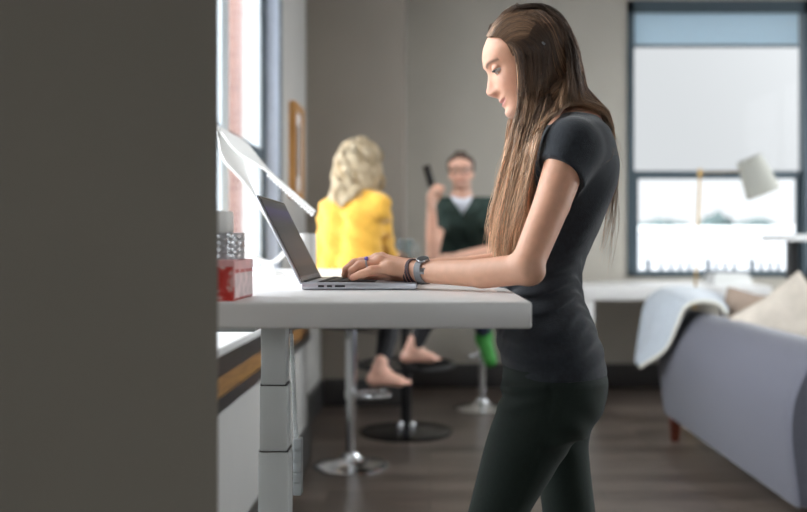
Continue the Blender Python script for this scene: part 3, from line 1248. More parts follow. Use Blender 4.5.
wing = [W(x, y, LYp) for x, y in ((248, 250), (253, 255.5), (260, 260.5), (268, 263), (276, 261), (282, 255.5), (287, 248))]
band(wing, [.03, .05, .07, .08, .07, .05, .03], .010, [0] * 7).build('wing', M['plastic_white'], tl)
c0 = W(268, 262, LYp)
MB().lathe([(0, 0), (.045, 0), (.045, .008), (.02, .016), (.014, c0.z - DZ)], (c0.x, LYp, DZ), 32).build('base', M['plastic_white'], tl)

# ---- picture on the left wall
pf = thing('framed_picture', 'small framed picture in a light wood frame on the left wall', 'picture', (XL, 6.0, 1.47))
za, zb_ = 1.487, 2.11
mb = MB()
for lo, hi in (((5.80, za), (5.85, zb_)), ((6.145, za), (6.195, zb_)), ((5.85, za), (6.145, za + .045)), ((5.85, zb_ - .045), (6.145, zb_))):
    mb.box((XL, lo[0], lo[1]), (XL + .045, hi[0], hi[1]))
mb.build('frame', wood_mat('light_oak', lin(176, 124, 66), lin(200, 148, 86), .45, (8, 8, 1)), pf)
MB().box((XL + .001, 5.84, za + .04), (XL + .026, 6.15, zb_ - .04)).build('mat_board', M['paper'], pf)
MB().box((XL + .026, 5.92, za + .15), (XL + .028, 6.08, zb_ - .13)).build('print', mat('grey_print', lin(120, 122, 122), .6, noise=.3, scale=12), pf)


# ================================================================== BAR STOOLS AND BAR TABLE
def bar_stool(x, y, label, seat_z, foot_z, foot_ang, r=.2):
    t = thing('bar_stool', label, 'stool', (x, y, 0), 'chrome bar stools')
    MB().lathe([(r - .004, 0), (r, .004), (r, .010), (r - .012, .016), (.12, .024), (.075, .036), (.052, .056), (.044, .075), (.03, .08)], (x, y, 0), 64).build('base', M['chrome'], t)
    MB().lathe([(.0, .06), (.025, .06), (.025, .40), (.03, .40), (.03, seat_z - .06), (.0, seat_z - .06)], (x, y, 0), 28).build('column', M['chrome'], t)
    ca, sa = math.cos(foot_ang), math.sin(foot_ang)
    loop = []
    for u, v in ((.028, .045), (.07, .085), (.13, .095), (.185, .085), (.2, .05), (.2, -.05), (.185, -.085), (.13, -.095), (.07, -.085), (.028, -.045)):
        loop.append((x + ca * u - sa * v, y + sa * u + ca * v, foot_z))
    m = MB().tube(loop, .0105, 10)
    m.lathe([(.024, -.025), (.034, -.022), (.034, .022), (.024, .025)], (x, y, foot_z), 24)
    m.build('footrest', M['chrome'], t)
    MB().tube([(x, y, seat_z - .075), (x + ca * .15 + sa * .02, y + sa * .15 - ca * .02, seat_z - .09)], [.005, .006], 8).build('lever', M['chrome'], t)
    MB().lathe([(0, seat_z - .06), (.15, seat_z - .06), (.185, seat_z - .05), (.195, seat_z - .02), (.185, seat_z), (.14, seat_z + .006), (0, seat_z + .002)], (x, y, 0), 48).build('seat', M['black_gloss'], t)
    return t


SAx, SAy = -.42, 4.79
bar_stool(SAx, SAy, 'chrome bar stool under the person in the yellow sweater', .80, .385, math.radians(8))
SCx, SCy = W(482, 300, 6.45).x, 6.45
bar_stool(SCx, SCy, 'chrome bar stool under the person in the green polo shirt', .82, .40, math.radians(-95))

TX, TY, TZ = -.15, 5.66, 1.06
bt = thing('bar_table', 'dark round bar table on a black disc pedestal between the two seated people', 'table', (TX, TY, 0))
MB().lathe([(0, TZ - .03), (.40, TZ - .03), (.41, TZ - .025), (.41, TZ - .005), (.405, TZ), (0, TZ)], (TX, TY, 0), 64).build('tabletop', M['dark_top'], bt)
MB().lathe([(.286, 0), (.29, .004), (.29, .012), (.27, .02), (.12, .034), (.05, .05), (.034, .06)], (TX, TY, 0), 64).build('base', M['black_gloss'], bt)
MB().lathe([(0, .05), (.033, .05), (.033, TZ - .03), (0, TZ - .03)], (TX, TY, 0), 28).build('column', M['black_metal'], bt)
m = MB()
for k in range(4):
    a = k * math.pi / 2 + .3
    m.tube([(TX, TY, .43), (TX + .3 * math.cos(a), TY + .3 * math.sin(a), .43)], .011, 10)
m.tube([(TX + .3 * math.cos(2 * math.pi * k / 40), TY + .3 * math.sin(2 * math.pi * k / 40), .43) for k in range(41)], .0135, 10, caps=False)
m.build('footrest', M['black_metal'], bt)
for dx in (-.035, .04):
    MB().lathe([(.02, 0), (.02, .035), (.014, .045), (0, .047)], (TX + dx, TY - .075, .036), 20).build('base_bolt', M['chrome'], bt)

# glass mug on the bar table
gx = W(405, 250, 5.32)
gm = thing('glass_mug', 'clear glass mug on the dark bar table by the hand in the yellow sleeve', 'mug', (gx.x, 5.36, TZ))
gl = glass_mat('clear_glass', (.80, .84, .85, 1), .22)
MB().lathe([(0, 0), (.036, 0), (.040, .008), (.046, .155), (.042, .155), (.036, .018), (0, .016)], (gx.x, 5.36, TZ), 40).build('cup', gl, gm)
MB().tube([(gx.x + .043, 5.36, TZ + .13), (gx.x + .066, 5.35, TZ + .125), (gx.x + .074, 5.35, TZ + .08), (gx.x + .062, 5.35, TZ + .04), (gx.x + .039, 5.36, TZ + .03)], .0075, 10).build('handle', gl, gm)

# ================================================================== FAR RIGHT: WHITE TABLE, PAPERS, LAMP, SOFA
ct = thing('white_table', 'long white table with a slab leg standing under the far window', 'table', (1.7, 6.9, 0))
CTX0, CTX1, CTY0, CTY1, CTZ = 1.09, 2.44, 6.42, 7.36, .885
MB().box((CTX0, CTY0, CTZ - .10), (CTX1, CTY1, CTZ), .006).build('tabletop', M['white_lam'], ct)
MB().box((CTX0, CTY0 + .02, 0), (CTX0 + .085, CTY1 - .02, CTZ - .1), .004).build('leg', M['white_lam'], ct)
MB().box((CTX1 - .085, CTY0 + .02, 0), (CTX1, CTY1 - .02, CTZ - .1), .004).build('leg', M['white_lam'], ct)

p0, p1 = W(710, 283, 6.8), W(748, 283, 6.8)
zt = CTZ
for i, (h_, dx, dy, lab) in enumerate(((.045, 0, 0, 'thick white book at the bottom of the pair on the white table'), (.035, .012, .01, 'white book lying on top of the pair on the white table'))):
    bk = thing('book', lab, 'book', ((p0.x + p1.x) / 2, 6.85, zt), 'white books on the white table')
    a, b = Vector((p0.x + dx, 6.70 + dy, zt)), Vector((p1.x - dx, 6.95 - dy, zt + h_))
    MB().box((a.x, a.y, zt + .0005), (b.x, b.y, zt + .004)).build('cover', M['paper'], bk)
    MB().box((a.x, a.y, zt + h_ - .004), (b.x, b.y, zt + h_)).build('cover', M['paper'], bk)
    MB().box((a.x + .006, a.y + .006, zt + .004), (b.x - .004, b.y - .006, zt + h_ - .004)).build('pages', mat('page_edges', lin(225, 226, 224), .9), bk)
    MB().box((a.x, a.y, zt + .0005), (a.x + .004, b.y, zt + h_)).build('spine', M['paper'], bk)
    zt += h_ + .0005

# raised desk at the right edge
sd = thing('tall_side_desk', 'tall desk with a pale top and black frame at the right beside the far window', 'desk', (2.6, 5.9, 0))
SX0 = W(765, 236, 6.2).x
SZ = 1.18 + 11 * 5.6 / 900
MB().box((SX0 - .03, 5.6, SZ - .045), (SX0 + 1.3, 6.2, SZ), .004).build('tabletop', M['sill'], sd)
MB().box((SX0 + .09, 5.62, SZ - .07), (SX0 + 1.2, 5.68, SZ - .045)).build('frame_rail', M['black_metal'], sd)
for xx in (SX0 - .035 + .02, SX0 + 1.1):
    MB().box((xx, 5.72, .03), (xx + .05, 5.80, SZ - .044)).build('leg', M['black_metal'], sd)
    MB().box((xx - .02, 5.62, 0), (xx + .08, 6.18, .03), .004).build('foot', M['black_metal'], sd)
MB().box((SX0 + .045, 5.74, .94), (SX0 + 1.1, 5.78, .985)).build('crossbar', M['black_metal'], sd)

# floor lamp
LX, LYf = W(700, 300, 6.0).x, 6.0
fl = thing('floor_lamp', 'slender brass floor lamp with a tilted grey shade behind the sofa', 'lamp', (LX, LYf, 0))
MB().lathe([(0, 0), (.125, 0), (.13, .004), (.13, .014), (.125, .02), (.02, .024), (.012, .04)], (LX - .06, LYf, 0), 48).build('base', M['brass'], fl)
ztop = W(700, 173, LYf).z
MB().tube([(LX - .06, LYf, .02), (LX - .035, LYf, .8), (LX, LYf, ztop)], [.0095, .0085, .0075], 14).build('pole', M['brass'], fl)
m = MB().lathe([(0, -.03), (.013, -.026), (.016, 0), (.013, .026), (0, .03)], (LX, LYf, ztop), 20)
m.build('joint', M['brass'], fl)
arm_end = W(748, 171, LYf)
MB().tube([(LX, LYf, ztop), arm_end], .0065, 10).build('arm', M['brass'], fl)
n0, n1 = W(748.9, 158.3, LYf), W(763.6, 193.4, LYf)
ax_ = (n1 - n0)
Lsh = ax_.length
q = Vector((0, 0, 1)).rotation_difference(ax_.normalized()).to_matrix()
r0, r1 = 12.6 * LYf / 900, 17.2 * LYf / 900
MB().lathe([(r0 - .003, 0), (r0, 0), (r1, Lsh), (r1 - .003, Lsh), (r0 - .003, 0)], n0, 48, q).build('lamp_shade', M['shade'], fl)
m = MB().lathe([(0, .01), (.018, .012), (.018, .07), (0, .075)], n0, 20, q)
m.tube([n0 + q @ Vector((-r0, 0, .012)), n0 + q @ Vector((r0, 0, .012))], .003, 6)
m.build('lamp_holder', M['brass'], fl)
MB().lathe([(0, .07), (.014, .075), (.028, .11), (.025, .14), (0, .155)], n0, 24, q).build('bulb', mat('frosted_bulb', lin(240, 240, 236), .4), fl)

# sofa: back towards us
sofa = thing('sofa', 'lilac-grey fabric sofa with its back turned, beside the person standing', 'sofa', (1.95, 4.5, 0))
SY0, SY1 = 3.48, 5.50


def back_section(y, k=1.0):
    pts = [(1.50, .150), (1.432, .150), (1.424, .158), (1.415, .24), (1.398, .36), (1.388, .47), (1.398, .58), (1.445, .69), (1.49, .755), (1.545, .788), (1.60, .792), (1.64, .78), (1.665, .75), (1.68, .68), (1.70, .45), (1.70, .16), (1.69, .15)]
    return [Vector((x, y, z)) for x, z in pts]


rows = []
for y, inset in ((SY0, .03), (SY0 + .012, .01), (SY0 + .035, 0), *[(SY0 + .035 + (SY1 - SY0 - .07) * i / 20, 0) for i in range(1, 20)], (SY1 - .035, 0), (SY1 - .012, .01), (SY1, .03)):
    sec = back_section(y)
    c = Vector((1.58, y, .48))
    rows.append([c + (p - c) * (1 - inset * 1.6) for p in sec])
m = MB().grid(rows, True)
m.add(rows[0], [tuple(range(len(rows[0])))[::-1]])
m.add(rows[-1], [tuple(range(len(rows[0])))])
o = m.build('back', M['sofa'], sofa, 60)
sb = o.modifiers.new('s', 'SUBSURF')
sb.levels = sb.render_levels = 2
m = MB().box((1.69, SY0 + .02, .165), (2.42, SY1 - .02, .33), .03, 3)
m.build('seat_base', M['sofa'], sofa)
for y0, y1 in ((SY0 + .17, 4.485), (4.495, SY1 - .17)):
    MB().box((1.72, y0, .33), (2.45, y1, .47), .045, 4).build('seat_cushion', M['sofa'], sofa)
for y0, y1 in ((SY0, SY0 + .16), (SY1 - .16, SY1)):
    MB().box((1.66, y0 + .005, .165), (2.44, y1 - .005, .60), .05, 4).build('armrest', M['sofa'], sofa)
for x, y in ((1.475, SY1 - .08), (1.57, SY0 + .10), (2.36, SY1 - .10), (2.36, SY0 + .10)):
    dx = .012 if x < 2 else -.012
    b = MB()
    rr = []
    for z, r_ in ((.17, .034), (.02, .022), (0, .021)):
        k = (1 - z / .17)
        rr.append([(x + dx * k * -0 + sx * r_, y + sy * r_, z) for sx, sy in ((-1, -1), (1, -1), (1, 1), (-1, 1))])
    b.grid(rr, True)
    b.add(rr[-1], [(0, 1, 2, 3)])
    b.add(rr[0], [(3, 2, 1, 0)])
    b.build('leg', M['sofa_leg'], sofa)


# throw over the far end of the sofa back
def spline(pts, n):
    out = []
    P_ = [pts[0]] + list(pts) + [pts[-1]]
    for i in range(1, len(P_) - 2):
        for k in range(n):
            t = k / n
            a, b, c, d = P_[i - 1], P_[i], P_[i + 1], P_[i + 2]
            out.append(.5 * ((2 * b) + (c - a) * t + (2 * a - 5 * b + 4 * c - d) * t * t + (3 * b - a - 3 * c + d) * t ** 3))
    out.append(P_[-2])
    return out


Fp = spline([W(733, 307, 5.62), W(722, 297, 5.66), W(704, 290, 5.68), W(678, 287, 5.7), W(658, 290, 5.7), W(646, 302, 5.68), W(641, 330, 5.66), W(637.5, 362, 5.62)], 6)
Np = spline([W(727, 314, 5.0), W(719, 305, 5.0), W(708, 301.5, 5.0), W(694, 302.5, 5.02), W(684, 309, 5.04), W(676, 328, 5.08), W(665, 350, 5.16), W(640, 367, 5.32)], 6)
th = thing('throw_blanket', 'pale blue-grey throw blanket draped over the far end of the sofa back', 'blanket', (1.5, 5.45, .5))
rows = []
NS = 16
r_ = random.Random(3)
for i in range(NS + 1):
    f = i / NS
    row = []
    for j, (a, b) in enumerate(zip(Fp, Np)):
        p = b.lerp(a, f)
        p = p + Vector((-.01, 0, .012)) * math.sin(math.pi * f) + Vector((-.012, 0, .004)) * math.sin(f * 9 + j * .12) * (j / len(Fp))
        row.append(p)
    rows.append(row)
o = MB().grid(rows).build('cloth', M['throw'], th, 80)
so = o.modifiers.new('t', 'SOLIDIFY')
so.thickness = .022
so.offset = 0
ss = o.modifiers.new('s', 'SUBSURF')
ss.levels = ss.render_levels = 1
MB().tube([p + Vector((0, -.004, 0)) for p in Np], .0115, 10).build('binding', M['throw_rim'], th)


# cushions
def cushion(name, label, c, size, thick, nrm_, spin, m, seed):
    t = thing(name, label, 'cushion', c, 'scatter cushions on the sofa')
    r_ = random.Random(seed)
    n = 26
    mb = MB()
    zz = Vector(nrm_).normalized()
    xx = Vector((0, 0, 1)).cross(zz).normalized()
    yy = zz.cross(xx)
    Rm = Matrix((xx, yy, zz)).transposed() @ Matrix.Rotation(spin, 3, 'Z')
    for side in (1, -1):
        rows = []
        for i in range(n + 1):
            row = []
            for j in range(n + 1):
                u, v = i / n * 2 - 1, j / n * 2 - 1
                e = (max(1 - u ** 4, 0) * max(1 - v ** 4, 0)) ** .55
                pinch = 1 - .10 * (1 - abs(u)) * abs(v) ** 3 - 0
                pv = 1 - .10 * (1 - abs(v)) * abs(u) ** 3
                z = side * thick / 2 * e * (1 + .10 * math.sin(3.1 * u + seed) * math.cos(2.7 * v + seed * 2) + .05 * math.sin(7 * u * v + seed))
                row.append(Vector(c) + Rm @ Vector((u * size / 2 * pv, v * size / 2 * pinch, z)))
            rows.append(row if side > 0 else row[::-1])
        mb.grid(rows)
    o = mb.build('cover', m, t, 80)
    rim = []
    for u, v in [(-1 + 2 * k / n, -1) for k in range(n)] + [(1, -1 + 2 * k / n) for k in range(n)] + [(1 - 2 * k / n, 1) for k in range(n)] + [(-1, 1 - 2 * k / n) for k in range(n + 1)]:
        pinch = 1 - .10 * (1 - abs(u)) * abs(v) ** 3
        pv = 1 - .10 * (1 - abs(v)) * abs(u) ** 3
        rim.append(Vector(c) + Rm @ Vector((u * size / 2 * pv, v * size / 2 * pinch, 0)))
    MB().tube(rim, .006, 6, caps=False).build('piping', m, t)
    return t


R_ = math.radians
cushion('cushion', 'beige linen cushion on the sofa, next to the draped throw blanket', (1.835, 5.19, .735), .36, .14, (-.62, -.70, .35), R_(-9), M['pillow_beige'], 1)
cushion('cushion', 'large cream linen cushion on the sofa with one corner pointing up', (1.825, 4.55, .765), .42, .15, (-.35, -.85, .32), R_(38), M['pillow_cream'], 4)
cushion('cushion', 'white cotton cushion on the sofa, nearest to the right edge', (1.905, 3.98, .645), .40, .13, (-.8, -.5, .3), R_(6), M['pillow_white'], 7)

# ================================================================== PEOPLE
SKIN = np.array(lin(220, 166, 138)[:3])
SKIN_B = np.array(lin(218, 170, 150)[:3])
SKIN_M = np.array(lin(204, 158, 136)[:3])


def rows_px(rows, Y, yc=None):
    """(py, px front, px back, half width) -> loft rows in metres at depth Y"""
    out = []
    for py, a, b, hw in rows:
        p, q = W(a, py, Y), W(b, py, Y)
        out.append((p.z, min(p.x, q.x), max(p.x, q.x), Y if yc is None else yc, hw))
    return out


def strands(name, mats, parent, paths, radii, cols, n=3):
    """paths: (S, P, 3) hair strands built as thin tapering tubes in one mesh"""
    S, P_, _ = paths.shape
    t = np.gradient(paths, axis=1)
    t /= np.linalg.norm(t, axis=2, keepdims=True) + 1e-9
    ref = np.where(np.abs(t[..., 2:3]) < .9, np.array([0, 0, 1.0]), np.array([1.0, 0, 0]))
    u = np.cross(t, ref)
    u /= np.linalg.norm(u, axis=2, keepdims=True) + 1e-9
    w = np.cross(t, u)
    ang = 2 * np.pi * np.arange(n) / n
    V = paths[:, :, None, :] + radii[:, :, None, None] * (u[:, :, None, :] * np.cos(ang)[None, None, :, None] + w[:, :, None, :] * np.sin(ang)[None, None, :, None])
    V = V.reshape(-1, 3)
    s, p, k = np.meshgrid(np.arange(S), np.arange(P_ - 1), np.arange(n), indexing='ij')
    b = s * P_ * n + p * n
    k2 = (k + 1) % n
    Fq = np.stack([b + k, b + k2, b + n + k2, b + n + k], -1).reshape(-1, 4)
    C = np.repeat(cols.reshape(-1, 3), n, axis=0)
    return np_mesh(name, [(V, Fq)], mats, parent, C)


def push_out(field, paths, lo, hi):
    """move strand points lying inside the field out to between lo and hi above it"""
    P_ = paths.reshape(-1, 3)
    S = paths.shape[0]
    want = (lo + (hi - lo) * rng.random((S, 1)) * np.ones((1, paths.shape[1]))).reshape(-1)
    for it in range(4):
        d = field(P_)
        m = d < want
        if not m.any():
            break
        Q = P_[m]
        e = .002
        g = np.stack([field(Q + np.eye(3)[i] * e) - field(Q - np.eye(3)[i] * e) for i in range(3)], 1)
        g /= np.linalg.norm(g, axis=1, keepdims=True) + 1e-9
        P_[m] = Q + g * np.clip(want[m] - d[m], 0, .03)[:, None]
    return P_.reshape(paths.shape)


def resample(pts, n):
    pts = np.array([list(p) for p in spline([Vector(p) for p in pts], 8)])
    L = np.concatenate([[0], np.cumsum(np.linalg.norm(np.diff(pts, axis=0), axis=1))])
    t = np.linspace(0, L[-1], n)
    return np.stack([np.interp(t, L, pts[:, i]) for i in range(3)], 1)


# ------------------------------------------------------------------ the woman at the desk
YM = 1.84
hero = thing('person', 'person standing and typing at the white desk, charcoal T-shirt, dark jeans', 'person', (W(550, 300, YM).x, YM, 0))
c20, s20 = math.cos(R_(20)), math.sin(R_(20))
HH = Head(W(527, 80, YM), (-c20, -.02, -s20), (-s20, 0, c20), 1.0)

TORSO = [(122, 558, 594, .085), (130, 546, 605, .14), (145, 534, 612.5, .16), (165, 524, 616, .165), (185, 515, 614.5, .162), (205, 511, 608, .152), (230, 508, 598.5, .138), (250, 505, 588.5, .128),
         (265, 501, 582, .124), (280, 498, 579.5, .126), (300, 496, 582, .138), (315, 495.5, 589.5, .15), (330, 495.5, 595, .16), (350, 498.5, 601.5, .17), (369, 503.5, 604, .172)]
PELVIS = [(345, 499, 598, .162), (369, 503.5, 602.5, .168), (392, 504.5, 602, .168), (412, 506, 595, .162), (424, 512, 586, .15)]
NEAR = [(385, 504, 602, .082), (398, 501, 601, .083), (412, 496.5, 595, .084), (425, 491.5, 586, .084), (447, 484.5, 568.5, .08), (477, 477, 550, .073), (507, 469.5, 531, .066), (560, 457, 508, .054),
        (600, 449, 495, .05), (640, 448, 494, .05), (700, 455, 490, .046), (770, 463, 485, .036), (835, 464, 485, .034)]
FAR = [(395, 506, 602, .082), (412, 510, 598, .082), (430, 524, 588.5, .08), (447, 532, 588, .076), (462, 537, 589, .072), (496, 540.5, 593, .066), (511, 542.5, 595, .064), (560, 548, 592, .054),
       (600, 552, 589, .05), (640, 552, 592, .05), (700, 556, 586, .044), (750, 560, 579, .034), (784, 560, 578, .033)]
YN, YFr = 1.757, 1.925

SHL = W(571, 146, 1.685)
ELB = W(530, 270, 1.585)
FMID = W(482, 273.5, 1.64)
WRI = W(413, 271.5, 1.725)


def mir(p):
    p = Vector(p)
    return Vector((p.x, 2 * YM - p.y, p.z))


def arm(sd, mirror, grow=0.0, fore=True):
    m = mir if mirror else (lambda p: Vector(p))
    s_, e_, f_, w_ = m(SHL), m(ELB), m(FMID), m(WRI)
    mid = s_.lerp(e_, .48)
    sd.cap(s_, mid, .041 + grow, .0335 + grow, .012)
    if fore:
        sd.cap(mid, e_ + Vector((-.003, 0, .014)), .0335, .0290, .003)
        sd.cap(e_ + Vector((-.003, 0, .014)), e_ + Vector((.001, 0, -.001)), .0290, .0262, .003)
        sd.cap(e_ + Vector((-.006, 0, .002)), f_, .0272, .0275, .012)
        sd.cap(f_, w_, .0275, .0205, .003, ((0, 0, 1), .95))
    return sd


body = SDF()
HH.add_to(body, .012, ears=True, lids=.9)
body.cap(HH.w(-.042, 0, -.03), W(573, 128, YM), .05, .056, .03)
body.loft(rows_px(TORSO, YM), .02, grow=-.014)
body.loft(rows_px(PELVIS, YM), .02, grow=-.022)
body.loft(rows_px(NEAR, YN), .02, 2.1, grow=-.014)
body.loft(rows_px(FAR, YFr), .02, 2.1, grow=-.014)
for (px, py, Y, dx) in ((474, 838, YN, -1), (569, 787, YFr, -1)):
    a = W(px, py, Y)
    a.z = .05
    body.cap(a, a + Vector((-.02, 0, .04)), .03, .03, .03)
    body.cap(a + Vector((.035, 0, -.018)), a + Vector((-.10, -.004, -.022)), .03, .026, .03)
    body.cap(a + Vector((-.10, -.004, -.024)), a + Vector((-.16, -.004, -.032)), .028, .018, .02, ((0, 1, 0), 1.3))
body.cap(W(575, 130, YM), SHL, .045, .045, .03)
body.cap(W(575, 130, YM), mir(SHL), .045, .045, .03)
arm(body, False)
arm(body, True)


def hero_hand(sd, m):
    w = m(WRI)
    sets = [  # pinky, ring, middle, index: MCP, PIP, DIP, TIP
        ((388, 268.5, 1.716), (371, 270.5, 1.711), (361, 274.5, 1.710), (353, 277.5, 1.711), .0088),
        ((379.5, 262, 1.737), (359.5, 265.5, 1.735), (352.5, 271, 1.735), (351, 276.3, 1.736), .0092),
        ((377, 259.8, 1.759), (354.5, 263.5, 1.760), (347, 269.5, 1.761), (345, 275.0, 1.762), .0094),
        ((378, 261, 1.781), (358, 264.5, 1.786), (350, 270, 1.788), (347.5, 274.5, 1.789), .0092)]
    for i, (a, b, c, d, r) in enumerate(sets):
        A, B, C, D = [m(W(*q)) for q in (a, b, c, d)]
        base = w + (A - w) * .1 + Vector((0, (A - w).y * .35, 0))
        sd.cap(base, A, .0155, .0118, .012)
        sd.cap(A, B, r * 1.12, r, .006)
        sd.cap(B, C, r, r * .9, .003)
        sd.cap(C, D, r * .9, r * .74, .003)
        # knuckle
        sd.ell(A + Vector((.001, 0, .0035)), (.0105, .0095, .0095), .006)
    T = [m(W(*q)) for q in ((402, 275, 1.768), (386, 275.5, 1.803), (372, 276, 1.815), (361, 276.5, 1.812))]
    sd.cap(T[0], T[1], .0155, .0125, .014)
    sd.cap(T[1], T[2], .0112, .0098, .005)
    sd.cap(T[2], T[3], .0098, .0078, .003)
    return sets


hero_hand(body, lambda p: Vector(p))
hero_hand(body, mir)

hx_ = WRI.x
pieces = []
hL = np.array(HH.o)
pieces.append(body.grid(.0022, hL - (.125, .10, .115), hL + (.14, .10, .16)))
pieces.append(body.grid(.0016, (W(340, 0, 1.75).x - .01, 1.68, 1.09), (WRI.x + .02, 2.01, 1.19)))
pieces.append(body.grid(.0034, (WRI.x + .018, 1.5, 1.05), (SHL.x + .08, 2.2, W(0, 112, YM).z)))
pieces.append(body.grid(.008, (-.1, 1.5, 0), (.6, 2.2, W(0, 262, YM).z)))


def hero_tint(V):
    c = HH.tint(V, SKIN, lips=lin(192, 122, 114)[:3], brow=lin(96, 72, 58)[:3])
    # nails and knuckles slightly pinker
    for q in ((353, 277.5, 1.711), (351, 276.3, 1.736)):
        p = np.array(W(*q))
        w = np.exp(-(np.linalg.norm(V - p, axis=1) / .008) ** 2)[:, None] * .35
        c = c * (1 - w) + w * np.array(lin(226, 150, 146)[:3])
    return c


np_mesh('body', pieces, M['skin'], hero, hero_tint)
HH.eyes(hero, iris=(.07, .06, .045), look=(1, 0, -.3))
for sg in (1, -1):
    HH.lashes(MB(), sg).build('eyelash', M['lash'], hero)

# ---- T-shirt
tee = SDF()
tee.loft(rows_px(TORSO + [(392, 504.5, 604.5, .178)], YM), .02, grow=-.0015)
SHO = SHL + Vector((0, -.004, 0))
tee.cap(W(576, 134, YM), SHL, .044, .0495, .03)
tee.cap(W(576, 134, YM), mir(SHL), .044, .0495, .03)
for m_ in (lambda p: Vector(p), mir):
    s_, e_ = m_(SHL), m_(ELB)
    tmp = SDF().cap(s_, s_.lerp(e_, .45), .049, .0425)
    p0 = m_(W(561, 171, 1.66))
    ax = (e_ - s_).normalized()
    cn = (ax + Vector((-.36, 0, 0))).normalized()

    def sleeve(X, Y, Z, fn=tmp.items[0][0], p0=p0, cn=cn):
        return np.maximum(fn(X, Y, Z), (X - p0.x) * cn.x + (Y - p0.y) * cn.y + (Z - p0.z) * cn.z)
    tee.add(sleeve, tmp.items[0][1], tmp.items[0][2], .018)
tee.cap(W(560, 112, YM), W(573, 136, YM), .046, .056, .02)


def tee_post(D, X, Y, Z):
    # neckline
    nk = np.array(W(560, 108, YM))
    D = np.maximum(D, Z - (W(0, 116.5, YM).z + (X - W(575, 0, YM).x) * .1))
    D = np.maximum(D, W(0, 370, YM).z + (X - .3) * .03 - Z)
    # gathers at the waist and soft folds on the back and chest
    z = (CZ + VY * YM / F - Z) * F / YM  # pixel row
    row = (VY - (Z - CZ) * F / YM)
    w = np.exp(-((row - 290) / 34.0) ** 2)
    fold = .0030 * w * np.sin((row + 14 * np.sin(Y * 30) + (X * 489) * .25) * .42)
    w2 = np.exp(-((row - 195) / 50.0) ** 2)
    fold = fold + .0022 * w2 * np.sin((X * 489 * .8 + row * .55) * .16 + Y * 20)
    w3 = np.exp(-((row - 345) / 22.0) ** 2)
    fold = fold + .002 * w3 * np.sin(row * .3 + X * 40 + Y * 25)
    return D + fold


tee.post.append(tee_post)
lo_t = np.array((-.05, 1.5, W(0, 371, YM).z))
np_mesh('t_shirt', [tee.grid(.0036, lo_t)], M['tee'], hero)

# ---- trousers
pants = SDF()
pants.loft(rows_px(PELVIS, YM), .03)
pants.loft(rows_px(NEAR[:-1], YN), .028, 2.15)
pants.loft(rows_px(FAR[:-1], YFr), .028, 2.15)


def pants_post(D, X, Y, Z):
    row = (VY - (Z - CZ) * F / YM)
    px = VX + X * F / YM
    w = np.exp(-((row - 388) / 11.0) ** 2) * np.clip((545 - px) / 40, 0, 1)
    f = .0045 * w * np.cos((row - 387 + (px - 507) * .35) * .34)
    w2 = np.exp(-((row - 425) / 30.0) ** 2) * np.clip((px - 520) / 40, 0, 1)
    f = f + .0022 * w2 * np.sin((row * .8 - px * .7) * .22)
    # side seam and pocket line
    near = np.clip((1.80 - Y) / .03, 0, 1)
    seam = np.abs(px - (553 - (row - 380) * .42))
    f = f + .0016 * near * np.exp(-(seam / 1.6) ** 2)
    pocket = np.abs(px - (541 - .0035 * (row - 372) ** 2 - 1.2))
    f = f + .0022 * near * np.exp(-(pocket / 1.8) ** 2) * (row < 425) * (row > 372)
    return D + f


pants.post.append(pants_post)
np_mesh('trousers', [pants.grid(.0045, hi=np.array((9, 9, W(0, 362, YM).z)))], M['pants'], hero)

# ---- hair
cap_f = SDF()


def hair_region(x, y, z):
    """positive outside the hairline: local x of the hairline by height"""
    hl = np.interp(z, [-.08, -.03, 0, .03, .06, .085, .10, .112, .122, .14], [-.03, -.02, -.008, .006, .012, .028, .040, .050, .06, .09])
    return x - hl


def cap_fn(X, Y, Z):
    x, y, z = HH.local(X, Y, Z)
    return HH.fn(X, Y, Z) - .010 * np.clip(-hair_region(x, y, z) / .05, .12, 1)


cap_f.add(cap_fn, np.array(HH.o) - .17, np.array(HH.o) + .17, .01)


def cap_post(D, X, Y, Z):
    x, y, z = HH.local(X, Y, Z)
    return np.maximum(D, np.maximum(hair_region(x, y, z) * .8, -.06 - z))


cap_f.post.append(cap_post)
ROOT = np.array(lin(82, 63, 50)[:3])
MIDC = np.array(lin(142, 112, 88)[:3])
TIPC = np.array(lin(200, 162, 128)[:3])
np_mesh('scalp_hair', [cap_f.grid(.0035)], M['hair_cap'], hero, lambda V: np.tile(ROOT * .9, (len(V), 1)))

push = SDF()
push.add(cap_fn, np.array(HH.o) - .17, np.array(HH.o) + .17, .02)
push.cap(HH.w(-.042, 0, -.03), W(573, 128, YM), .054, .060, .03)
push.loft(rows_px(TORSO, YM), .03, grow=.004)
push.cap(W(578, 129, YM), SHL, .05, .054, .045)
s_, e_ = SHL, ELB
push.cap(s_, s_.lerp(e_, .42), .053, .047, .03)
push.cap(s_.lerp(e_, .42), e_, .04, .035, .02)


